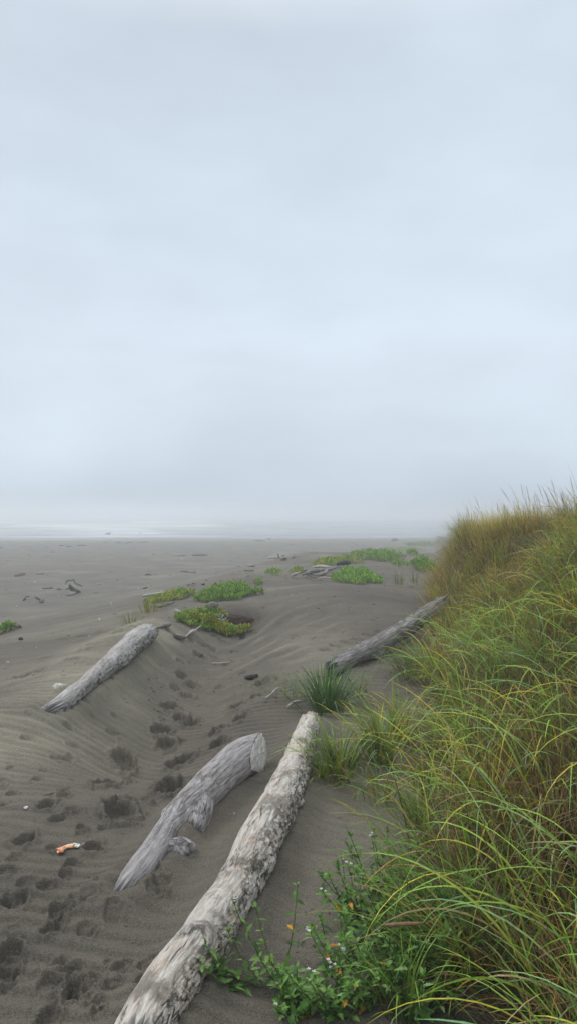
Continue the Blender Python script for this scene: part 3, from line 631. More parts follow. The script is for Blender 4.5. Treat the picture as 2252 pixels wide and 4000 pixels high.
tuft(*D(380, 1537), 60, .30, 1.2, 'grass tuft at the left tip of the yellow-green patch', [GREEN*1.2, DGREEN*1.4, YGREEN], (.004, .008), .12, droop=(.0, .9))
tuft(*D(330, 1567), 30, .30, 1.4, 'sparse thin grass sprig behind the bleached left log', [GREEN*1.1, BLUEG], (.003, .005), .08, droop=(.0, .8))
tuft(*D(960, 2010), 24, .42, 1.5, 'few trailing grass blades on bare sand below the big leaning tuft', [BLUEG*1.2, GREEN*1.2], (.003, .006), .06, math.pi*1.1, droop=(.8, 2.2))
tuft(*D(1000, 1425), 22, .34, 1.1, 'hazy dark sprig on the far sand left of the dune foot', [DGREEN*1.3, GREEN], (.006, .01), .12, droop=(0, .7))

# ------------------------------------------------------------------ low green patches on the beach
def leafquad(base, dirn, L, W, col, up):
    pass
def leaves(B, L, W, az, el, croot, ctip, fold=.25):
    """lance leaves: 8 verts, folded along the midrib"""
    N = len(B); t = np.array([0, .3, .65, 1.0]); wv = np.array([.12, .9, 1.0, .05])
    d = np.stack([np.cos(az)*np.cos(el), np.sin(az)*np.cos(el), np.sin(el)], -1); s = np.stack([-np.sin(az), np.cos(az), 0*az], -1); nrm = np.cross(d, s)
    C = B[:, None]+d[:, None]*(L[:, None]*t[None])[..., None]-np.array([0, 0, 1.0])*(L[:, None]*.22*t[None]**2)[..., None]
    w = (W[:, None]*.5*wv[None])[..., None]
    V = np.stack([C-s[:, None]*w-nrm[:, None]*w*fold, C, C+s[:, None]*w-nrm[:, None]*w*fold], 2)      # N,4,3,3
    col = croot[:, None]+(ctip-croot)[:, None]*t[None, :, None]; col = np.repeat(col[:, :, None], 3, 2); col = np.concatenate([col, np.ones(col.shape[:-1]+(1,))], -1)
    i0 = (np.arange(N)*12)[:, None]+np.arange(3)[None]*3
    Fq = np.concatenate([np.stack([i0, i0+1, i0+4, i0+3], -1), np.stack([i0+1, i0+2, i0+5, i0+4], -1)], 1).reshape(-1, 4)
    return V.reshape(-1, 3), Fq, col.reshape(-1, 4)
def flower(c0, a0, s_, root):
    V = [c0]; Fq = []
    for k in range(4):
        a = a0+k*math.pi/2; u1 = np.array([math.cos(a), math.sin(a), .35]); v1 = np.array([-math.sin(a), math.cos(a), 0]); n = len(V)
        V += [c0+u1*s_*.8-v1*s_*.5, c0+u1*s_*1.2, c0+u1*s_*.8+v1*s_*.5]; Fq.append((0, n, n+1, n+2))
    mk('flower', np.array(V), Fq, M_LEAF, root, {'Col': np.tile([.72, .68, .74, 1.0], (13, 1))}, smooth=False)
def patch(px, py, wpx, hpx, n, H, label, ymix=.2, L=(.05, .09), seed=0, flowers=None, tint=1.0, deep=None):
    """px,py = middle of the base outline in the picture; width and depth follow from the ground under it"""
    p0 = P(px, py); pa = P(px, py+hpx/2); pb = P(px, py-hpx/2)
    a = wpx/2/F*p0[1]; bdep = deep if deep else max(.35, min(2.2, (pb[1]-pa[1])/2))
    th = rng.uniform(0, 2*math.pi, n*2); r = np.sqrt(rng.random(n*2)); ed = 1+.6*pn2(np.cos(th)*1.7+seed, np.sin(th)*1.7, 3)
    x = p0[0]+a*r*ed*np.cos(th); y = p0[1]+bdep*r*ed*np.sin(th); hold = fb2(x/.22, y/.22, 2, seed+80) > -.26; x, y, r = x[hold][:n], y[hold][:n], r[hold][:n]; N = len(x)
    z0 = base_h(x, y); cl = .75+.5*pn2(x/.18, y/.18, seed+5); hgt = .82*H*(1-.6*r**3)*cl*rng.random(N)**.55
    B = np.stack([x, y, z0+hgt], -1); yn = np.clip(.5+1.2*fb2(x/.35, y/.35, 2, seed+90), 0, 1)
    tip = pick(N, [GREEN*1.25, GREEN*.9, DGREEN*1.6], [4, 3, 2])*tint*1.45; yel = rng.random(N) < ymix*yn*1.6; tip[yel] = pick(int(yel.sum()), [YGREEN*1.15, np.array([.36, .36, .05]), GOLD*.9], [4, 2, 1])
    v, f, c = leaves(B, rng.uniform(*L, N), rng.uniform(*L, N)*.30, rng.uniform(0, 2*math.pi, N), rng.uniform(.65, 1.5, N), tip*.7, tip)
    root = empty('beach_plant', tuple(p0), label, 'beach plant'); v0, c0 = v, c; f0 = np.sort(f, 1)*0+f
    ns = min(N, max(30, N//6)); S = np.column_stack([x[:ns], y[:ns], z0[:ns]-.02]); cs = pick(ns, [GREEN*.8, BROWN], [2, 1])
    v, f, c = blades(S, hgt[:ns]+.05, np.full(ns, .005), rng.uniform(0, 6.28, ns), rng.uniform(0, .35, ns), rng.uniform(0, .4, ns), cs, cs*1.2, 4); v, f, c = join([(v0, f0, c0), (v, f, c)]); mk('leaves', v, f, M_LEAF, root, {'Col': c})
    if flowers:
        for (fx, fy, k) in flowers:
            q = P(fx, fy, .12); fb = q+rng.normal(0, 1, (k, 3))*np.array([.06, .05, .04])
            for c_ in fb: flower(c_, random.uniform(0, 3), .017, root)
    return root
pat = lambda x, y, w, h, *a, **k: patch(*D(x, y), w*.3972, h*.3977, *a, **k)
pat(14, 1588, 44, 20, 700, .20, 'green plant clump at the left edge of the photo', .12, seed=1, deep=.3)
pat(428, 1508, 92, 30, 2200, .20, 'yellow-green plant patch left of the tall green patch', .55, seed=2, deep=.7)
pat(568, 1500, 165, 52, 5200, .26, 'largest deep green plant patch, above the hollow with red wood', .06, (.05, .10), seed=3, deep=1.0)
pat(518, 1566, 192, 30, 4200, .17, 'yellow and green plant patch with white flowers in front of the hollow', .42, (.045, .085), seed=4, flowers=[(*full(858, 2412), 24), (*full(866, 2424), 14)], deep=.34)
pat(686, 1441, 34, 8, 260, .16, 'small lone green plant on the open beach right of centre', .1, (.06, .1), seed=5)
pat(650, 1466, 22, 8, 130, .10, 'tiny green sprig at the right tip of the largest patch', .2, seed=15)
pat(748, 1438, 40, 8, 260, .16, 'thin green plants beside the left end of the driftwood heap', .3, seed=6)
pat(818, 1420, 60, 8, 800, .28, 'pale green plant patch behind the driftwood heap', .4, (.07, .11), seed=7)
pat(868, 1413, 70, 8, 900, .3, 'yellowish plant patch behind the dark root stump', .5, (.07, .11), seed=8)
pat(898, 1452, 122, 24, 4200, .24, 'bright green rounded plant mound on the crest of the sand mound', .04, (.06, .1), seed=9, tint=1.2, deep=1.5)
pat(948, 1406, 110, 14, 2600, .45, 'hazy green plant patch behind the bright rounded mound', .1, (.08, .13), seed=10, deep=2.2)
pat(1010, 1386, 100, 9, 2000, .5, 'hazy yellow-green plant patch in the far row near the dune', .5, (.1, .16), seed=11, deep=2.6)
pat(1055, 1372, 90, 8, 2000, .6, 'farthest pale green plant patch fading into fog', .1, (.12, .2), seed=12, deep=3)
pat(1009, 1421, 46, 12, 420, .18, 'low green plants on bare sand behind the pair of thin tufts', .1, (.06, .1), seed=13, deep=.9)
pat(1066, 1432, 50, 30, 1600, .45, 'leafy green plants hugging the foot of the far dune', .1, (.07, .12), seed=14, deep=1.4)
pat(1034, 1396, 22, 10, 220, .36, 'upright hazy green plant between far patches and the dune', .1, (.08, .13), seed=16, deep=.6)

# ------------------------------------------------------------------ sea rocket plants in the foreground
def lobed(L, W, r):
    """outline of a fleshy toothed leaf, as strips either side of the midrib"""
    n = 9; t = np.linspace(0, 1, n); w = W*.5*(np.sin(np.pi*np.clip(t, 0, 1)**.75)**.8)*(1+.28*np.where(np.arange(n) % 2, 1, -1)*(t > .15)*(t < .95)); w[0] = W*.06; w[-1] = .001
    return t*L, w
def rocket(px, py, nst, H, spread, label, off=0, leafL=(.030, .056), dirs=None, yel=1, flw=2, lie=0):
    p = P(px, py) if not off else P(px, py); root = empty('sea_rocket', tuple(p), label, 'flowering plant')
    SV = []; SF = []; LV = []; LF = []; LC = []; YV = []; YF = []; YC = []; FV = []; FF = []; FC = []; so = 0
    for s in range(nst):
        az = (dirs[s % len(dirs)] if dirs else random.uniform(0, 2*math.pi))+random.uniform(-.3, .3); el = random.uniform(.25, 1.2)*(1 if not lie else .3); Ls = H*random.uniform(.65, 1.15)
        n = 14; pos = np.array([p[0]+random.uniform(-.03, .03), p[1]+random.uniform(-.03, .03), 0]); pos[2] = float(base_h(pos[0], pos[1]))-.01; pts = [pos.copy()]
        e = el*spread if spread < 1 else el
        for i in range(n):
            az += random.uniform(-.12, .12); e += (1.35-e)*.07+random.uniform(-.06, .06)
            pos = pos+Ls/n*np.array([math.cos(az)*math.cos(e), math.sin(az)*math.cos(e), math.sin(e)]); pos[2] = max(pos[2], float(base_h(pos[0], pos[1]))+.008); pts.append(pos.copy())
        pts = np.array(pts); rad = np.linspace(.0032, .0014, n+1)
        m = 5
        for i in range(n+1):
            for j in range(m): a = 2*math.pi*j/m; SV.append(pts[i]+rad[i]*np.array([math.cos(a), math.sin(a)*.7, math.sin(a)*.7]))
        for i in range(n):
            for j in range(m): SF.append((so+i*m+j, so+i*m+(j+1) % m, so+(i+1)*m+(j+1) % m, so+(i+1)*m+j))
        so += (n+1)*m
        la = random.uniform(0, 6)
        for i in range(2, n+1):
            if i % 2 and i < n-1: continue
            for rep in range(2 if i < n else 4):
                la += 2.4; L = random.uniform(*leafL)*(1.15-.4*i/n); W = L*random.uniform(.30, .46); ts, w = lobed(L, W, random)
                e2 = random.uniform(-.1, .9) if i < n else random.uniform(.5, 1.3); d = np.array([math.cos(la)*math.cos(e2), math.sin(la)*math.cos(e2), math.sin(e2)]); sd = np.array([-math.sin(la), math.cos(la), random.uniform(-.4, .4)]); nn = np.cross(d, sd)
                yl = random.random() < .011*yel*(1.6-i/n); V_, F_, C_ = (YV, YF, YC) if yl else (LV, LF, LC); o_ = len(V_)
                col = (np.array([.55, .27, .03]) if yl else random.choice([np.array([.085, .19, .030]), np.array([.13, .26, .045]), np.array([.055, .13, .027]), np.array([.18, .30, .09])]))*random.uniform(.75, 1.3)
                curl = random.uniform(.1, .8)
                for k in range(len(ts)):
                    c0 = pts[i]+d*ts[k]-np.array([0, 0, 1])*curl*ts[k]**2/L*.6; V_ += [c0-sd*w[k]+nn*w[k]*.25, c0, c0+sd*w[k]+nn*w[k]*.25]; C_ += [(*col*.9, 1), (*col*1.15, 1), (*col, 1)]
                    if k: q = o_+k*3; F_ += [(q-3, q-2, q+1, q), (q-2, q-1, q+2, q+1)]
        if random.random() < .11*flw and len(FV) < 16*3:
            for q in range(random.randint(1, 3)):
                c0 = pts[-1]+np.array([random.uniform(-.012, .012), random.uniform(-.012, .012), random.uniform(.004, .02)])
                for k in range(4):
                    a = k*math.pi/2+q; o_ = len(FV); s_ = .0062; u1 = np.array([math.cos(a), math.sin(a), .35]); v1 = np.array([-math.sin(a), math.cos(a), 0])
                    FV += [c0, c0+u1*s_*.8-v1*s_*.5, c0+u1*s_*1.2, c0+u1*s_*.8+v1*s_*.5]; FF.append((o_, o_+1, o_+2, o_+3)); FC += [(.72, .68, .74, 1)]*4
    sc_ = np.tile([.11, .15, .04, 1.0], (len(SV), 1)); mk('stem', np.array(SV), np.array(SF), M_LEAF, root, {'Col': sc_})
    mk('leaves', np.array(LV), np.array(LF), M_LEAF, root, {'Col': np.array(LC)})
    if YV: y_ = mk('withered_leaves', np.array(YV), np.array(YF), M_LEAF, root, {'Col': np.array(YC)}); y_['label'] = 'orange yellow withered leaves'
    for q in range(0, len(FV), 16): flower(FV[q], random.uniform(0, 3), .0062, root)
    return root
PI = math.pi
rocket(*D(700, 2490), 4, .30, .6, 'upright green sea rocket touching the right side of the beige log', dirs=[2.6, 1.9, 1.4], leafL=(.03, .048), flw=1)
rocket(*D(640, 2488), 5, .22, .5, 'low sprawling green plant creeping left under the beige log', dirs=[PI, 2.7, 3.5], lie=1)
rocket(*D(765, 2500), 7, .17, .7, 'bushy green sea rocket right of the one touching the log', dirs=None)
rocket(*D(750, 2555), 6, .13, .6, 'dark green leafy plant at the bottom edge centre', dirs=None)
rocket(*D(860, 2420), 6, .22, .8, 'sea rocket with orange withered leaves beside bare dark sand', dirs=None, yel=3)
rocket(*D(915, 2500), 10, .22, .8, 'leafy plant with a big yellow withered leaf near the bottom', dirs=None, yel=3.5)
rocket(*D(905, 2320), 8, .28, .8, 'tall sea rocket leaning left over the sand', dirs=[2.6, 2.0, PI, 1.2])
rocket(*D(975, 2275), 11, .28, .8, 'sea rocket with pale lilac flowers, uppermost in the green bank', dirs=None, flw=4)
rocket(*D(975, 2390), 12, .26, .8, 'dense flowering sea rocket in the middle of the green bank', dirs=None, flw=4)
rocket(*D(1010, 2330), 10, .32, .8, 'sea rocket with white flowers against the brown dune grass', dirs=None, flw=4)
rocket(*D(985, 2470), 12, .28, .8, 'dark leafy sea rocket under arching grass blades near the bottom', dirs=None, flw=2)
rocket(*D(1040, 2540), 10, .24, .8, 'sea rocket in deep shade at the bottom of the grass', dirs=None, flw=3)
rocket(*D(840, 2560), 8, .2, .7, 'low green plant at the bottom edge between bare sand and bank', dirs=None)
rocket(*D(880, 1925), 8, .20, .8, 'small broad-leaved plant between two grass tufts by the log', dirs=None, leafL=(.03, .05), flw=0)
rocket(*D(1060, 2430), 10, .3, .8, 'sea rocket half hidden in the brown dead grass', dirs=None, flw=3)

# ------------------------------------------------------------------ smaller driftwood
def drift(rows, label, m_=M_DRIFT, seed=0, n=60, m=24, rough=.14, unit='full', parent=None, name='driftwood', cat='driftwood', group=None, end=(.8, .8), jag=.8, flat=1.0, rot=None):
    k = .256; c = pxlog([(r[0]*k, r[1]*k, r[2], r[3]*k) for r in rows]) if unit == 'full' else pxlog(dl(rows))
    V, Fq, at_ = log_geo(c, n, m, seed, rough, .06, end=end, jag=jag, flat=flat, rot=rot)
    if parent is not None: return mk(name, V, Fq, m_, parent, at_)
    return tag(mk(name, V, Fq, m_, None, at_, loc=tuple(c[len(c)//2][:3])), label, cat, group)
drift([(60, 2250, .03, 6), (75, 2245, .06, 8), (97, 2241, .05, 4)], 'flat reddish driftwood block on the far left beach', M_DRIFT_RED, 21)
drift([(142, 2243, .01, 2.5), (172, 2242, .02, 2.0)], 'thin dark stick right of the flat reddish block', M_DRIFT_DARK, 22)
sn = empty('driftwood_snag', tuple(P(*full(285, 2312))), 'black twisted driftwood snag with an arched branch on the left beach', 'driftwood')
drift([(312, 2312, .02, 4), (298, 2308, .10, 6), (284, 2302, .16, 8), (275, 2292, .28, 7), (270, 2283, .36, 4)], '', M_DRIFT_DARK, 23, 80, 24, .3, parent=sn, name='trunk')
dY = P(*full(285, 2318))[1]
def absb(rows, m_, seed, parent, name='branch', n=50, m=14, rough=.2):
    c = pxlog([(r[0]*.256, r[1]*.256, 0, r[2]*.256, r[3]) for r in rows]); V, Fq, at_ = log_geo(c, n, m, seed, rough, .06, end=(.5, .5)); return mk(name, V, Fq, m_, parent, at_)
absb([(257, 2285, 1.6, dY), (259, 2273, 2.0, dY), (268, 2267, 2.2, dY), (278, 2268, 1.8, dY), (287, 2264, 2.0, dY), (292, 2275, 2.0, dY), (294, 2282, 1.2, dY)], M_DRIFT_DARK, 24, sn)
absb([(276, 2296, 3, dY), (262, 2300, 2.0, dY-.1), (256, 2305, 1, dY-.1)], M_DRIFT_DARK, 25, sn)
drift([(296, 2280, .05, 2.5), (310, 2284, .04, 3), (322, 2290, .01, 2)], 'short dark branch lying right behind the twisted snag', M_DRIFT_DARK, 26)
drift([(258, 2324, .02, 6), (278, 2321, .04, 7), (300, 2312, .02, 5)], 'grey half-buried plank in front of the twisted snag', M_DRIFT, 27)
drift([(165, 2299, .01, 2), (190, 2297, .03, 2.4), (208, 2297, .02, 1.8)], 'long thin brown stick left of the snag', M_DRIFT_RED, 28)
drift([(90, 2345, .01, 2.2), (98, 2340, .07, 4), (103, 2331, .14, 2.2), (116, 2330, .10, 1.4)], 'small dark hooked root, leftmost of the three dark pieces', M_DRIFT_DARK, 29)
drift([(138, 2332, .16, 2), (146, 2338, .10, 4), (158, 2344, .02, 2.5)], 'small dark root leaning down to the right', M_DRIFT_DARK, 30)
drift([(152, 2356, .0, 2), (165, 2350, .05, 6), (172, 2343, .10, 4)], 'brown wedge of driftwood right of the dark leaning root', M_DRIFT_RED, 31)
drift([(222, 2302, .01, 1.5), (232, 2300, .04, 2.4), (240, 2303, .02, 1.5)], 'tiny dark stick just left of the snag', M_DRIFT_DARK, 32)
drift([(64, 2450, .01, 4), (73, 2444, .05, 6), (82, 2450, .01, 4)], 'dark reddish lump beside the plant at the left edge', M_DRIFT_RED, 33)
drift([(74, 2496, .01, 3), (82, 2493, .03, 5), (89, 2497, .0, 2)], 'dark pebble-like wood lump below the left edge plant', M_DRIFT_DARK, 34)
drift([(558, 2300, .0, 2), (567, 2296, .04, 4), (577, 2294, .05, 2)], 'small brown wood chunk left of the yellow-green patch', M_DRIFT_RED, 35)
drift([(560, 2327, .02, 4), (595, 2321, .04, 4.5), (640, 2313, .05, 3.5)], 'pale straight plank poking out left of the yellow-green patch', M_DRIFT_PALE, 36)
drift([(612, 2372, .01, 7), (640, 2362, .04, 8), (678, 2354, .05, 4)], 'half-buried grey log below the yellow-green patch', M_DRIFT, 37, 80, 32)
drift([(682, 2384, .10, 7), (700, 2391, .07, 7), (730, 2402, .02, 6)], 'short pale log end pointing left out of the flowering patch', M_DRIFT_PALE, 38, 80, 32)
drift([(592, 2458, .0, 4), (625, 2447, .02, 6), (650, 2440, .05, 10), (664, 2437, .05, 8)], 'grey buried log tip just above the bleached left log', M_DRIFT, 39, 80, 32)
fk = empty('driftwood_branch', tuple(P(*full(735, 2480))), 'forked pale driftwood branch below the flowering patch', 'driftwood')
drift([(680, 2480, .03, 9), (700, 2487, .04, 9), (724, 2489, .03, 6)], '', M_DRIFT, 40, parent=fk, name='trunk')
drift([(722, 2488, .03, 4), (738, 2475, .05, 4), (752, 2466, .07, 8), (764, 2464, .05, 6)], '', M_DRIFT_PALE, 41, parent=fk, name='branch')
drift([(752, 2466, .07, 3), (770, 2455, .09, 2.5), (784, 2444, .11, 2)], '', M_DRIFT_PALE, 42, parent=fk, name='branch')
drift([(806, 2372, .05, 10), (826, 2362, .09, 12), (850, 2366, .05, 9)], 'chunky grey wood block at the left end of the dark hollow', M_DRIFT, 43, 80, 40)
rc = np.array([(-1.25, 10.98, -.02, .07), (-.98, 11.0, .0, .12), (-.72, 11.02, -.02, .13), (-.48, 11.0, -.03, .11), (-.28, 10.97, -.05, .06)]); rc[:, 2] += [float(base_h(q[0], 11.25))-.25 for q in rc]
V, Fq, at_ = log_geo(rc, 140, 64, 44, .14, .09, end=(.8, .8), jag=.8, rot=(-1.2, 1.6, .2)); tag(mk('driftwood', V, Fq, M_ROT, None, at_, loc=tuple(rc[2][:3])), 'dark red-brown rotten log showing inside the eroded hollow', 'driftwood')
drift([(748, 2236, .04, 3), (762, 2232, .12, 2), (770, 2222, .2, 1.4)], 'twig sticking out of a small sand hummock on the beach', M_DRIFT, 45)
drift([(704, 2233, .02, 2.5), (728, 2232, .05, 3), (745, 2236, .02, 2)], 'brown stick lying left of the twiggy hummock', M_DRIFT_RED, 46)
drift([(728, 2284, .0, 2), (748, 2280, .04, 2.6), (764, 2277, .03, 2)], 'thin grey stick in front of the twiggy hummock', M_DRIFT, 47)
drift([(788, 2283, .0, 3), (798, 2281, .03, 3)], 'small dark stub right of the thin grey stick', M_DRIFT_DARK, 48)
drift([(566, 2247, .0, 2.4), (580, 2243, .05, 3), (592, 2246, .02, 2)], 'dark bent stick on the mid beach', M_DRIFT_DARK, 49)
drift([(955, 2226, .02, 2), (975, 2228, .04, 3), (990, 2229, .02, 2)], 'red-brown stick on the beach left of the lone green plant', M_DRIFT_RED, 50)
drift([(965, 2208, .03, 3), (980, 2209, .05, 4), (995, 2210, .02, 3)], 'grey low wood piece behind the red-brown stick', M_DRIFT, 51)
drift([(752, 2169, .05, 5), (780, 2168, .08, 5), (808, 2168, .06, 4)], 'reddish straight log lying on the far open beach', M_DRIFT_RED, 52)
drift([(678, 2170, .02, 4), (700, 2170, .06, 5), (722, 2170, .03, 4)], 'grey buried log left of the reddish straight log', M_DRIFT, 53)
ha = empty('driftwood_root', tuple(P(*full(1085, 2180))), 'grey root with an upright stub on the beach beyond the lone plant', 'driftwood')
drift([(1046, 2180, .02, 3), (1075, 2178, .06, 7), (1100, 2180, .05, 6), (1116, 2177, .04, 3)], '', M_DRIFT, 54, 80, 24, .3, parent=ha, name='trunk')
aY = P(*full(1085, 2183))[1]
absb([(1088, 2180, 3, aY), (1086, 2170, 2.4, aY), (1084, 2162, 1.5, aY)], M_DRIFT_DARK, 55, ha)
absb([(1092, 2178, 3, aY), (1102, 2171, 3, aY), (1112, 2168, 2, aY)], M_DRIFT, 56, ha)
drift([(1138, 2180, .02, 2.5), (1150, 2174, .05, 3)], 'small stick right of the grey root', M_DRIFT_RED, 57)
# heap of driftwood behind the mound: every piece a thing
heap = [((1136, 2252), (1152, 2242), (1166, 2238), 6, 'pale jagged branch at the near left end of the driftwood heap', M_DRIFT_PALE), ((1168, 2228), (1200, 2226), (1232, 2222), 6, 'long grey trunk at the back left of the driftwood heap', M_DRIFT),
 ((1196, 2236), (1222, 2231), (1262, 2224), 9, 'thick grey trunk in the middle of the driftwood heap', M_DRIFT), ((1192, 2238), (1210, 2250), (1232, 2258), 3, 'curved dark branch at the front of the driftwood heap', M_DRIFT_DARK),
 ((1215, 2218), (1250, 2212), (1285, 2215), 6, 'pale grey trunk on top of the driftwood heap', M_DRIFT_PALE), ((1238, 2246), (1262, 2240), (1276, 2228), 8, 'short hollow grey stump at the front of the driftwood heap', M_DRIFT),
 ((1262, 2230), (1290, 2222), (1312, 2216), 6, 'grey branch at the right end of the driftwood heap', M_DRIFT), ((1242, 2256), (1268, 2256), (1290, 2257), 3, 'thin white stick lying on sand in front of the heap', M_DRIFT_PALE),
 ((1180, 2246), (1190, 2240), (1208, 2236), 5, 'small grey broken limb at the left of the thick trunk', M_DRIFT)]
for i, (a, b_, c_, w_, lab, mm) in enumerate(heap): drift([(*a, .04, w_*.7), (*b_, .10, w_), (*c_, .12, w_*.6)], lab, mm, 60+i, 60, 24, .22)
drift([(1314, 2203, .08, 6), (1330, 2200, .14, 8), (1348, 2197, .16, 9), (1362, 2200, .08, 6)], 'dark brown root stump right of the driftwood heap', M_DRIFT_DARK, 70, 80, 32, .35)
drift([(1465, 2148, .06, 5), (1484, 2142, .14, 8), (1500, 2146, .06, 6)], 'hazy grey stump at the edge of the far beach', M_DRIFT, 71, 60, 24, .3)
fs = empty('driftwood_snag', tuple(P(*full(1536, 2120))), 'hazy upturned root snag far along the beach near the dune', 'driftwood'); fY = P(*full(1536, 2118))[1]
for i, pts in enumerate([[(1524, 2114, 2), (1530, 2108, 3), (1536, 2102, 2)], [(1536, 2116, 4), (1538, 2108, 4), (1534, 2100, 2)], [(1532, 2114, 4), (1544, 2109, 4), (1552, 2112, 3)], [(1540, 2110, 2), (1548, 2103, 2), (1550, 2100, 1)]]):
    absb([(*q, fY) for q in pts], M_DRIFT, 80+i, fs)
drift([(1380, 2122, .3, 1), (1388, 2126, .12, 1.5), (1400, 2128, .05, 1.5), (1420, 2129, .05, 1)], 'faint stick with a raised tip on the far beach', M_DRIFT, 85)
# wrack pieces near the water
wr = [(0, 2139, 26, 2), (182, 2138, 8, 1.4), (240, 2131, 20, 2.2), (270, 2134, 26, 1.6), (318, 2130, 42, 2.4), (410, 2118, 18, 1.6), (462, 2119, 30, 2), (505, 2118, 24, 1.6), (490, 2124, 20, 1.2), (560, 2118, 44, 1.5), (1010, 2112, 50, 2.2), (1050, 2105, 12, 3), (600, 2165, 12, 1.4), (345, 2160, 8, 1)]
for i, (x, y, w_, h_) in enumerate(wr):
    drift([(x-w_/2, y+1, .03, h_*.7), (x, y, .06, h_), (x+w_/2, y+1, .03, h_*.6)], 'thin dark strip of washed-up wood on the far wet sand', M_DRIFT_DARK, 90+i, 24, 8, .3, name='wrack_strip', cat='driftwood', group='dark wrack strips along the far beach')
# small sticks and bits close by
def stick(rows, label, m_, s): return drift(rows, label, m_, s, 50, 10, .1, unit='disp', name='stick', cat='stick')
stick([(534, 1668, .01, 2.2), (556, 1668, .03, 2.4), (580, 1664, .02, 1.6)], 'short white stick lying across the footprint trail', M_DRIFT_PALE, 120)
stick([(668, 1756, .01, 3.5), (682, 1745, .03, 2.0), (694, 1733, .035, 2.5), (708, 1730, .02, 1.6)], 'curved white twig beside the double footprint', M_DRIFT_PALE, 121)
stick([(722, 1778, .02, 3), (738, 1766, .04, 4), (760, 1762, .04, 3)], 'pale root fragment above the end of the beige log', M_DRIFT_PALE, 122)
stick([(640, 2010, .004, 2.6), (650, 2003, .012, 3.4), (657, 1998, .012, 3), (652, 1992, .012, 2.5), (662, 1988, .006, 2)], 'dark twisted seaweed scrap right of the silver log', M_DRIFT_DARK, 123)
stick([(618, 1704, .01, 5), (632, 1702, .03, 6), (648, 1698, .02, 4)], 'dark bark chunk above the double footprint', M_DRIFT_DARK, 124)
stick([(965, 2325, .33, 3.0), (1010, 2322, .34, 5), (1062, 2320, .34, 3.5)], 'stiff brown reed stem lying across the green bank', plain('reed', (.20, .12, .06), .7), 125)
stick([(420, 2205, .005, 1.2), (470, 2200, .01, 1.0)], 'thin straw on sand between the silver and beige logs', M_DRIFT_PALE, 126)
stick([(588, 2035, .005, 1.6), (590, 2048, .01, 1.6)], 'tiny yellow straw right of the silver log', M_DRIFT_PALE, 127)
stick([(165, 1985, .005, .9), (110, 2000, .01, .9)], 'fine dark root thread on sand among the left footprints', M_DRIFT_DARK, 128)
stick([(215, 2118, .01, 1.4), (200, 2126, .01, 1.2)], 'tiny pale straw above the crab shell', M_DRIFT_PALE, 129)

# ---- crab shell
cs = P(*D(176, 2138)); cr = empty('crab_shell', tuple(cs), 'broken orange and white crab claw shell lying in the lower left footprints', 'crab shell')
def shelltube(pts, rads, m_, name, arc=(0, 2*math.pi), th=.002, label=None):
    C = spline(np.column_stack([pts, rads]), 26); ctr = C[:, :3]+cs; T = np.gradient(ctr, axis=0); T /= np.linalg.norm(T, axis=1)[:, None]
    X = np.cross(T, [0, 0, 1.0]); X /= np.linalg.norm(X, axis=1)[:, None]; Y = np.cross(X, T); m = 22; V = []
    for sgn in (0, 1):
        for i in range(26):
            for j in range(m):
                a = arc[0]+(arc[1]-arc[0])*j/(m-1); r = (C[i, 3]-sgn*th)*(1+.16*math.sin(3*a+i*.4)+.10*math.sin(7*a-i*.9)); V.append(ctr[i]+X[i]*r*math.cos(a)+Y[i]*r*math.sin(a)*.8)
    Fq = []; off = 26*m
    for i in range(25):
        for j in range(m-1): q = i*m+j; Fq += [(q, q+1, q+m+1, q+m), (off+q, off+q+m, off+q+m+1, off+q+1)]
        Fq += [(i*m, (i+1)*m, off+(i+1)*m, off+i*m), (i*m+m-1, off+i*m+m-1, off+(i+1)*m+m-1, (i+1)*m+m-1)]
    for j in range(m-1): Fq += [(j, off+j, off+j+1, j+1), (25*m+j, 25*m+j+1, off+25*m+j+1, off+25*m+j)]
    o = mk(name, np.array(V), Fq, m_, cr)
    if label: o['label'] = label
b = NB('crab_orange'); tc = b.node('ShaderNodeTexCoord').outputs['Object']; nn = b.noise(tc, 45, 4, .6)
M_CRAB = b.out(b.ramp(nn, [(.36, (.70, .58, .42)), (.48, (.75, .36, .17)), (.62, (.60, .17, .06))]), .4, b.bump(nn, .4, .002), .5)
b = NB('crab_white'); tc = b.node('ShaderNodeTexCoord').outputs['Object']; nn = b.noise(tc, 90, 4, .6)
M_CRABW = b.out(b.ramp(nn, [(.40, (.06, .05, .035)), (.46, (.45, .40, .28)), (.56, (.78, .75, .68))]), .4, b.bump(nn, .4, .002), .5)
shelltube(np.array([[-.040, -.022, .012], [-.028, -.006, .016], [-.008, .010, .017], [.010, .020, .017]]), [.017, .013, .013, .014], M_CRAB, 'claw', (-.4, 4.0))
shelltube(np.array([[.008, .019, .018], [.022, .020, .019], [.038, .006, .015]]), [.014, .013, .009], M_CRABW, 'claw_tip', (-.4, 4.2), label='white and black broken tip of the claw')
shelltube(np.array([[-.044, -.030, .008], [-.030, -.026, .010], [-.018, -.026, .009]]), [.008, .010, .005], M_CRAB, 'shell_flap', (0, 3.0), th=.0012)
cr.scale = (1.1, 1.1, .62); cr.location.z += .004

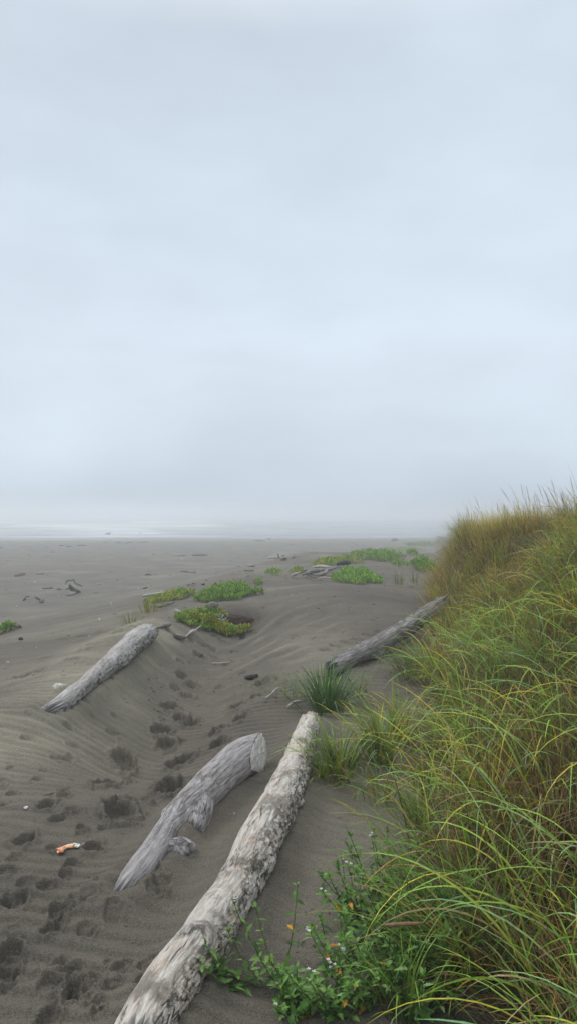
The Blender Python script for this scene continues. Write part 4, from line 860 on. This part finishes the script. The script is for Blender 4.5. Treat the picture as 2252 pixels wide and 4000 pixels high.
# ---- white shells and bits
def chip(px, py, size, label, m_=M_SHELL, seed=0, name='shell', cat='shell', group=None, flat=.45):
    p = P(px, py); bm = bmesh.new(); bmesh.ops.create_icosphere(bm, subdivisions=3, radius=1); r = random.Random(seed); ph_ = [r.uniform(0, 6) for _ in range(6)]; ax = r.uniform(.6, 1)
    V = np.array([v.co[:] for v in bm.verts]); Fc = [[v.index for v in f.verts] for f in bm.faces]; bm.free()
    f = 1+.35*pn3(V[:, 0]*1.6+ph_[0], V[:, 1]*1.6+ph_[1], V[:, 2]*1.6, seed)+.2*pn3(V[:, 0]*5, V[:, 1]*5, V[:, 2]*5, seed+1)
    V = V*f[:, None]*size*np.array([1, ax, flat]); V[:, 2] = np.where(V[:, 2] < 0, V[:, 2]*.5-.0*V[:, 2], V[:, 2])+size*flat*.35
    V[:, 2] -= .4*np.clip(1-np.hypot(V[:, 0], V[:, 1])/size, 0, 1)*size*flat*.5
    return tag(mk(name, V+p, Fc, m_, None, {'grain': V*1.0, 'rot': np.ones(len(V))*.6}, loc=tuple(p)), label, cat, group)
chip(*D(150, 1737), .060, 'white speckled barnacle chunk left of the bleached log', plain('barnacle', (.50, .48, .42), .8, .55, 55), 3, 'barnacle_chunk', 'barnacle chunk', flat=.9)
chip(*D(66, 2032), .012, 'small white shell with a brown tail among the left footprints', M_SHELL, 4, flat=.8)
chip(*D(250, 1556), .02, 'small white shell on open sand behind the bleached log', M_SHELL, 5)
for i, (x, y, s_) in enumerate([(136, 2274, 5), (187, 2313, 3), (230, 2327, 2.5), (67, 2367, 4), (384, 2279, 3), (434, 2354, 3), (436, 2362, 3), (125, 2457, 2), (347, 2484, 4), (389, 2422, 4), (142, 2528, 3), (540, 2298, 4), (628, 2307, 4), (32, 2586, 5), (1135, 2324, 4), (1245, 2326, 4), (362, 2838, 5), (490, 2840, 4)]):
    p = P(*full(x, y)); chip(*full(x, y), s_/2*.256/F*p[1]*1.5, 'tiny white shell fragment on the sand', M_SHELL, 10+i, 'shell_fragment', 'shell', 'tiny white shell fragments scattered over the beach')

# loose dark specks of wood and weed
SPV = []; SPF = []; o_ = 0; r4 = random.Random(21)
base_ = np.array([(1, 0, 0), (.2, .7, 0), (-.9, .25, 0), (-.5, -.6, 0), (.6, -.6, 0), (.1, .1, .55)]); bf = [(0, 1, 5), (1, 2, 5), (2, 3, 5), (3, 4, 5), (4, 0, 5)]
def gz(x, y): return float(base_h(x, y))
for i in range(3000):
    if i % 3 == 0: px, py = r4.uniform(0, 430), 545+185*r4.random()**1.3
    elif i % 3 == 1: px, py = r4.uniform(0, 330), r4.uniform(660, 1020)
    else: px, py = r4.uniform(150, 420), 575+430*r4.random()**1.5
    if r4.random() > .75 or px > 380 and py > 700: continue
    p = P(px, py); s_ = r4.choice([.003, .004, .005, .007, .011] if p[1] > 6 else [.002, .003, .004])*(1+max(0, p[1]-8)*.17); a = r4.uniform(0, 6.28); st = r4.uniform(1, 3.2)
    v = base_*np.array([s_*st, s_, s_]); v = np.stack([v[:, 0]*math.cos(a)-v[:, 1]*math.sin(a), v[:, 0]*math.sin(a)+v[:, 1]*math.cos(a), v[:, 2]+.002], -1)+p
    SPV.append(v); SPF += [tuple(q+o_ for q in f) for f in bf]; o_ += 6
o = mk('debris_specks', np.vstack(SPV), SPF, plain('debris', (.055, .042, .034), .9, .5, 20), None, smooth=False); tag(o, 'dark crumbs of wood and weed strewn over the sand', 'debris', kind='stuff')

# ------------------------------------------------------------------ shorebirds at the water's edge
def bird_mesh():
    bm = bmesh.new()
    pts = [(-.26, 0, .30, .012), (-.16, 0, .31, .05), (-.04, 0, .30, .085), (.08, 0, .32, .08), (.15, 0, .38, .045), (.19, 0, .44, .040), (.235, 0, .445, .030), (.27, 0, .435, .010), (.33, 0, .425, .004)]
    V, Fq, _ = log_geo(np.array(pts), 28, 12, 3, 0, 0, end=(0, 0)); return V, Fq
bV, bF = bird_mesh(); M_BIRD = plain('bird_feathers', (.09, .085, .085), .8, .5, 6); M_LEG = plain('bird_leg', (.10, .07, .04), .7)
bme = bpy.data.meshes.new('shorebird'); bme.from_pydata(bV.tolist(), [], bF.tolist()); bme.materials.append(M_BIRD); bme.polygons.foreach_set('use_smooth', np.ones(len(bme.polygons), bool))
lv, lf, _ = log_geo(np.array([(.0, .03, .26, .010), (.01, .03, .14, .008), (.0, .03, .0, .007), (.05, .03, -.01, .006)]), 12, 6, 2, 0, 0, end=(0, 0)); lme = bpy.data.meshes.new('leg'); lme.from_pydata(lv.tolist(), [], lf.tolist()); lme.materials.append(M_LEG)
wv_, wf, _ = log_geo(np.array([(.08, .07, .34, .02), (-.06, .085, .33, .05), (-.2, .06, .32, .03), (-.31, .02, .31, .006)]), 14, 8, 2, 0, 0, end=(0, 0), flat=.5); wme = bpy.data.meshes.new('wing'); wme.from_pydata(wv_.tolist(), [], wf.tolist()); wme.materials.append(M_BIRD)
birds = [(133, .7), (145, 1.3), (149, .7), (287, .9), (301, .5), (306, .5), (401, 1.2), (419, 1.6), (425, 1.5), (513, .9), (533, .7), (550, 1.9), (557, 1.3), (577, 1.2), (560, .8)]
for i, (x, s_) in enumerate(birds):
    bx, by = full(x, 2094); p = P(bx, by+.4)
    o = bpy.data.objects.new('shorebird', bme); COL.objects.link(o); o.location = p; s_ = .6+.75*s_; o.scale = (s_,)*3; o.rotation_euler[2] = random.choice([0, PI, .6, 2.6])
    for sg in (1, -1):
        for me_x, nm in ((lme, 'leg'), (wme, 'wing')):
            l = bpy.data.objects.new(nm, me_x); COL.objects.link(l); l.parent = o; l.scale = (1, sg, 1)
    tag(o, 'tallest shorebird, standing upright near the right end of the line' if i == 11 else 'tiny dark shorebird standing at the distant water edge', 'bird', 'shorebirds along the water edge' if i != 11 else None)

# ------------------------------------------------------------------ haze, sky, sun, camera
me = bpy.data.meshes.new('haze'); bm = bmesh.new(); bmesh.ops.create_cube(bm, size=1); bm.to_mesh(me); bm.free()
hz = bpy.data.objects.new('haze', me); COL.objects.link(hz); zlo, zhi = -9.0, 5.0
hz.scale = (5400, 5400, zhi-zlo); hz.location = (0, 0, (zlo+zhi)/2)
m, nt, ns, ls = mat('haze'); pv = ns.new('ShaderNodeVolumePrincipled'); pv.inputs['Color'].default_value = (.93, .965, 1, 1); pv.inputs['Density'].default_value = .0056; pv.inputs['Anisotropy'].default_value = .35
oo = ns.new('ShaderNodeOutputMaterial'); ls.new(pv.outputs[0], oo.inputs['Volume']); me.materials.append(m); tag(hz, kind='stuff')

EL, AZ = math.radians(46), math.radians(-50)      # sun height; bearing from the view axis, negative = left
w = bpy.data.worlds.new('World'); sc.world = w; w.use_nodes = True; nt = w.node_tree; nt.nodes.clear(); W = NB.__new__(NB); W.m, W.nt, W.n, W.l = w, nt, nt.nodes, nt.links
sky = W.node('ShaderNodeTexSky', sky_type='NISHITA', sun_disc=False, sun_elevation=EL, sun_rotation=AZ, air_density=1.0, dust_density=4.0, ozone_density=1.0)
bg1 = W.node('ShaderNodeBackground'); W.link(sky.outputs[0], bg1.inputs[0]); bg1.inputs[1].default_value = .05
g = W.node('ShaderNodeTexCoord').outputs['Generated']; sp = W.node('ShaderNodeSeparateXYZ'); W.link(g, sp.inputs[0])
grad = W.ramp(sp.outputs[2], [(.0, (.55, .655, .77)), (.03, (.60, .705, .82)), (.09, (.675, .785, .895)), (.20, (.70, .795, .90)), (.42, (.655, .755, .865)), (.56, (.655, .75, .86)), (.68, (1.0, 1.06, 1.13)), (1, (1.55, 1.58, 1.62))])
cl = W.noise(g, 2.6, 4, .5, (1, 1, 2.6)); cl2 = W.noise(g, 1.3, 3, .5, (1, 1, 1.6))
mod = W.math('ADD', W.math('MULTIPLY', W.math('SUBTRACT', cl, .5), .36), W.math('MULTIPLY', W.math('SUBTRACT', cl2, .5), .45)); bn = W.noise(g, 2.4, 4, .5, (1, 1, 4.5)); lowm = W.ramp(sp.outputs[2], [(.02, .0), (.06, 1), (.30, 1), (.55, .3)]); mod = W.math('ADD', mod, W.math('MULTIPLY', W.math('MULTIPLY', W.math('SUBTRACT', bn, .5), .13), lowm)); mod = W.math('ADD', mod, 1.0)
cmb = W.node('ShaderNodeVectorMath', operation='SCALE'); W.link(grad, cmb.inputs[0]); W.link(mod, cmb.inputs['Scale'])
bg2 = W.node('ShaderNodeBackground'); W.link(cmb.outputs[0], bg2.inputs[0]); bg2.inputs[1].default_value = 1.0
mx = W.node('ShaderNodeMixShader', ); mx.inputs[0].default_value = .93; W.link(bg1.outputs[0], mx.inputs[1]); W.link(bg2.outputs[0], mx.inputs[2])
wo = W.node('ShaderNodeOutputWorld'); W.link(mx.outputs[0], wo.inputs[0])
sun = bpy.data.lights.new('sun', 'SUN'); sun.energy = 1.5; sun.angle = math.radians(20); sun.color = (1, .96, .90); so_ = bpy.data.objects.new('sun', sun); COL.objects.link(so_)
sd = Vector((math.sin(AZ)*math.cos(EL), math.cos(AZ)*math.cos(EL), math.sin(EL))); so_.rotation_euler = sd.to_track_quat('Z', 'Y').to_euler(); so_.location = (0, 0, 30)

cam = bpy.data.cameras.new('camera'); co = bpy.data.objects.new('camera', cam); COL.objects.link(co); co.location = (0, 0, CZ)
cam.sensor_fit = 'VERTICAL'; cam.sensor_height = 24; cam.lens = 24*F/1024; cam.clip_start = .05; cam.clip_end = 6000
co.rotation_euler = (math.radians(90)+math.atan((CY-512)/F), 0, 0); sc.camera = co
sc.view_settings.view_transform = 'Standard'; sc.view_settings.look = 'None'; sc.view_settings.exposure = 0; sc.view_settings.gamma = 1
cy = sc.cycles; cy.max_bounces = 6; cy.diffuse_bounces = 3; cy.volume_bounces = 2; cy.transparent_max_bounces = 6; cy.use_denoising = True
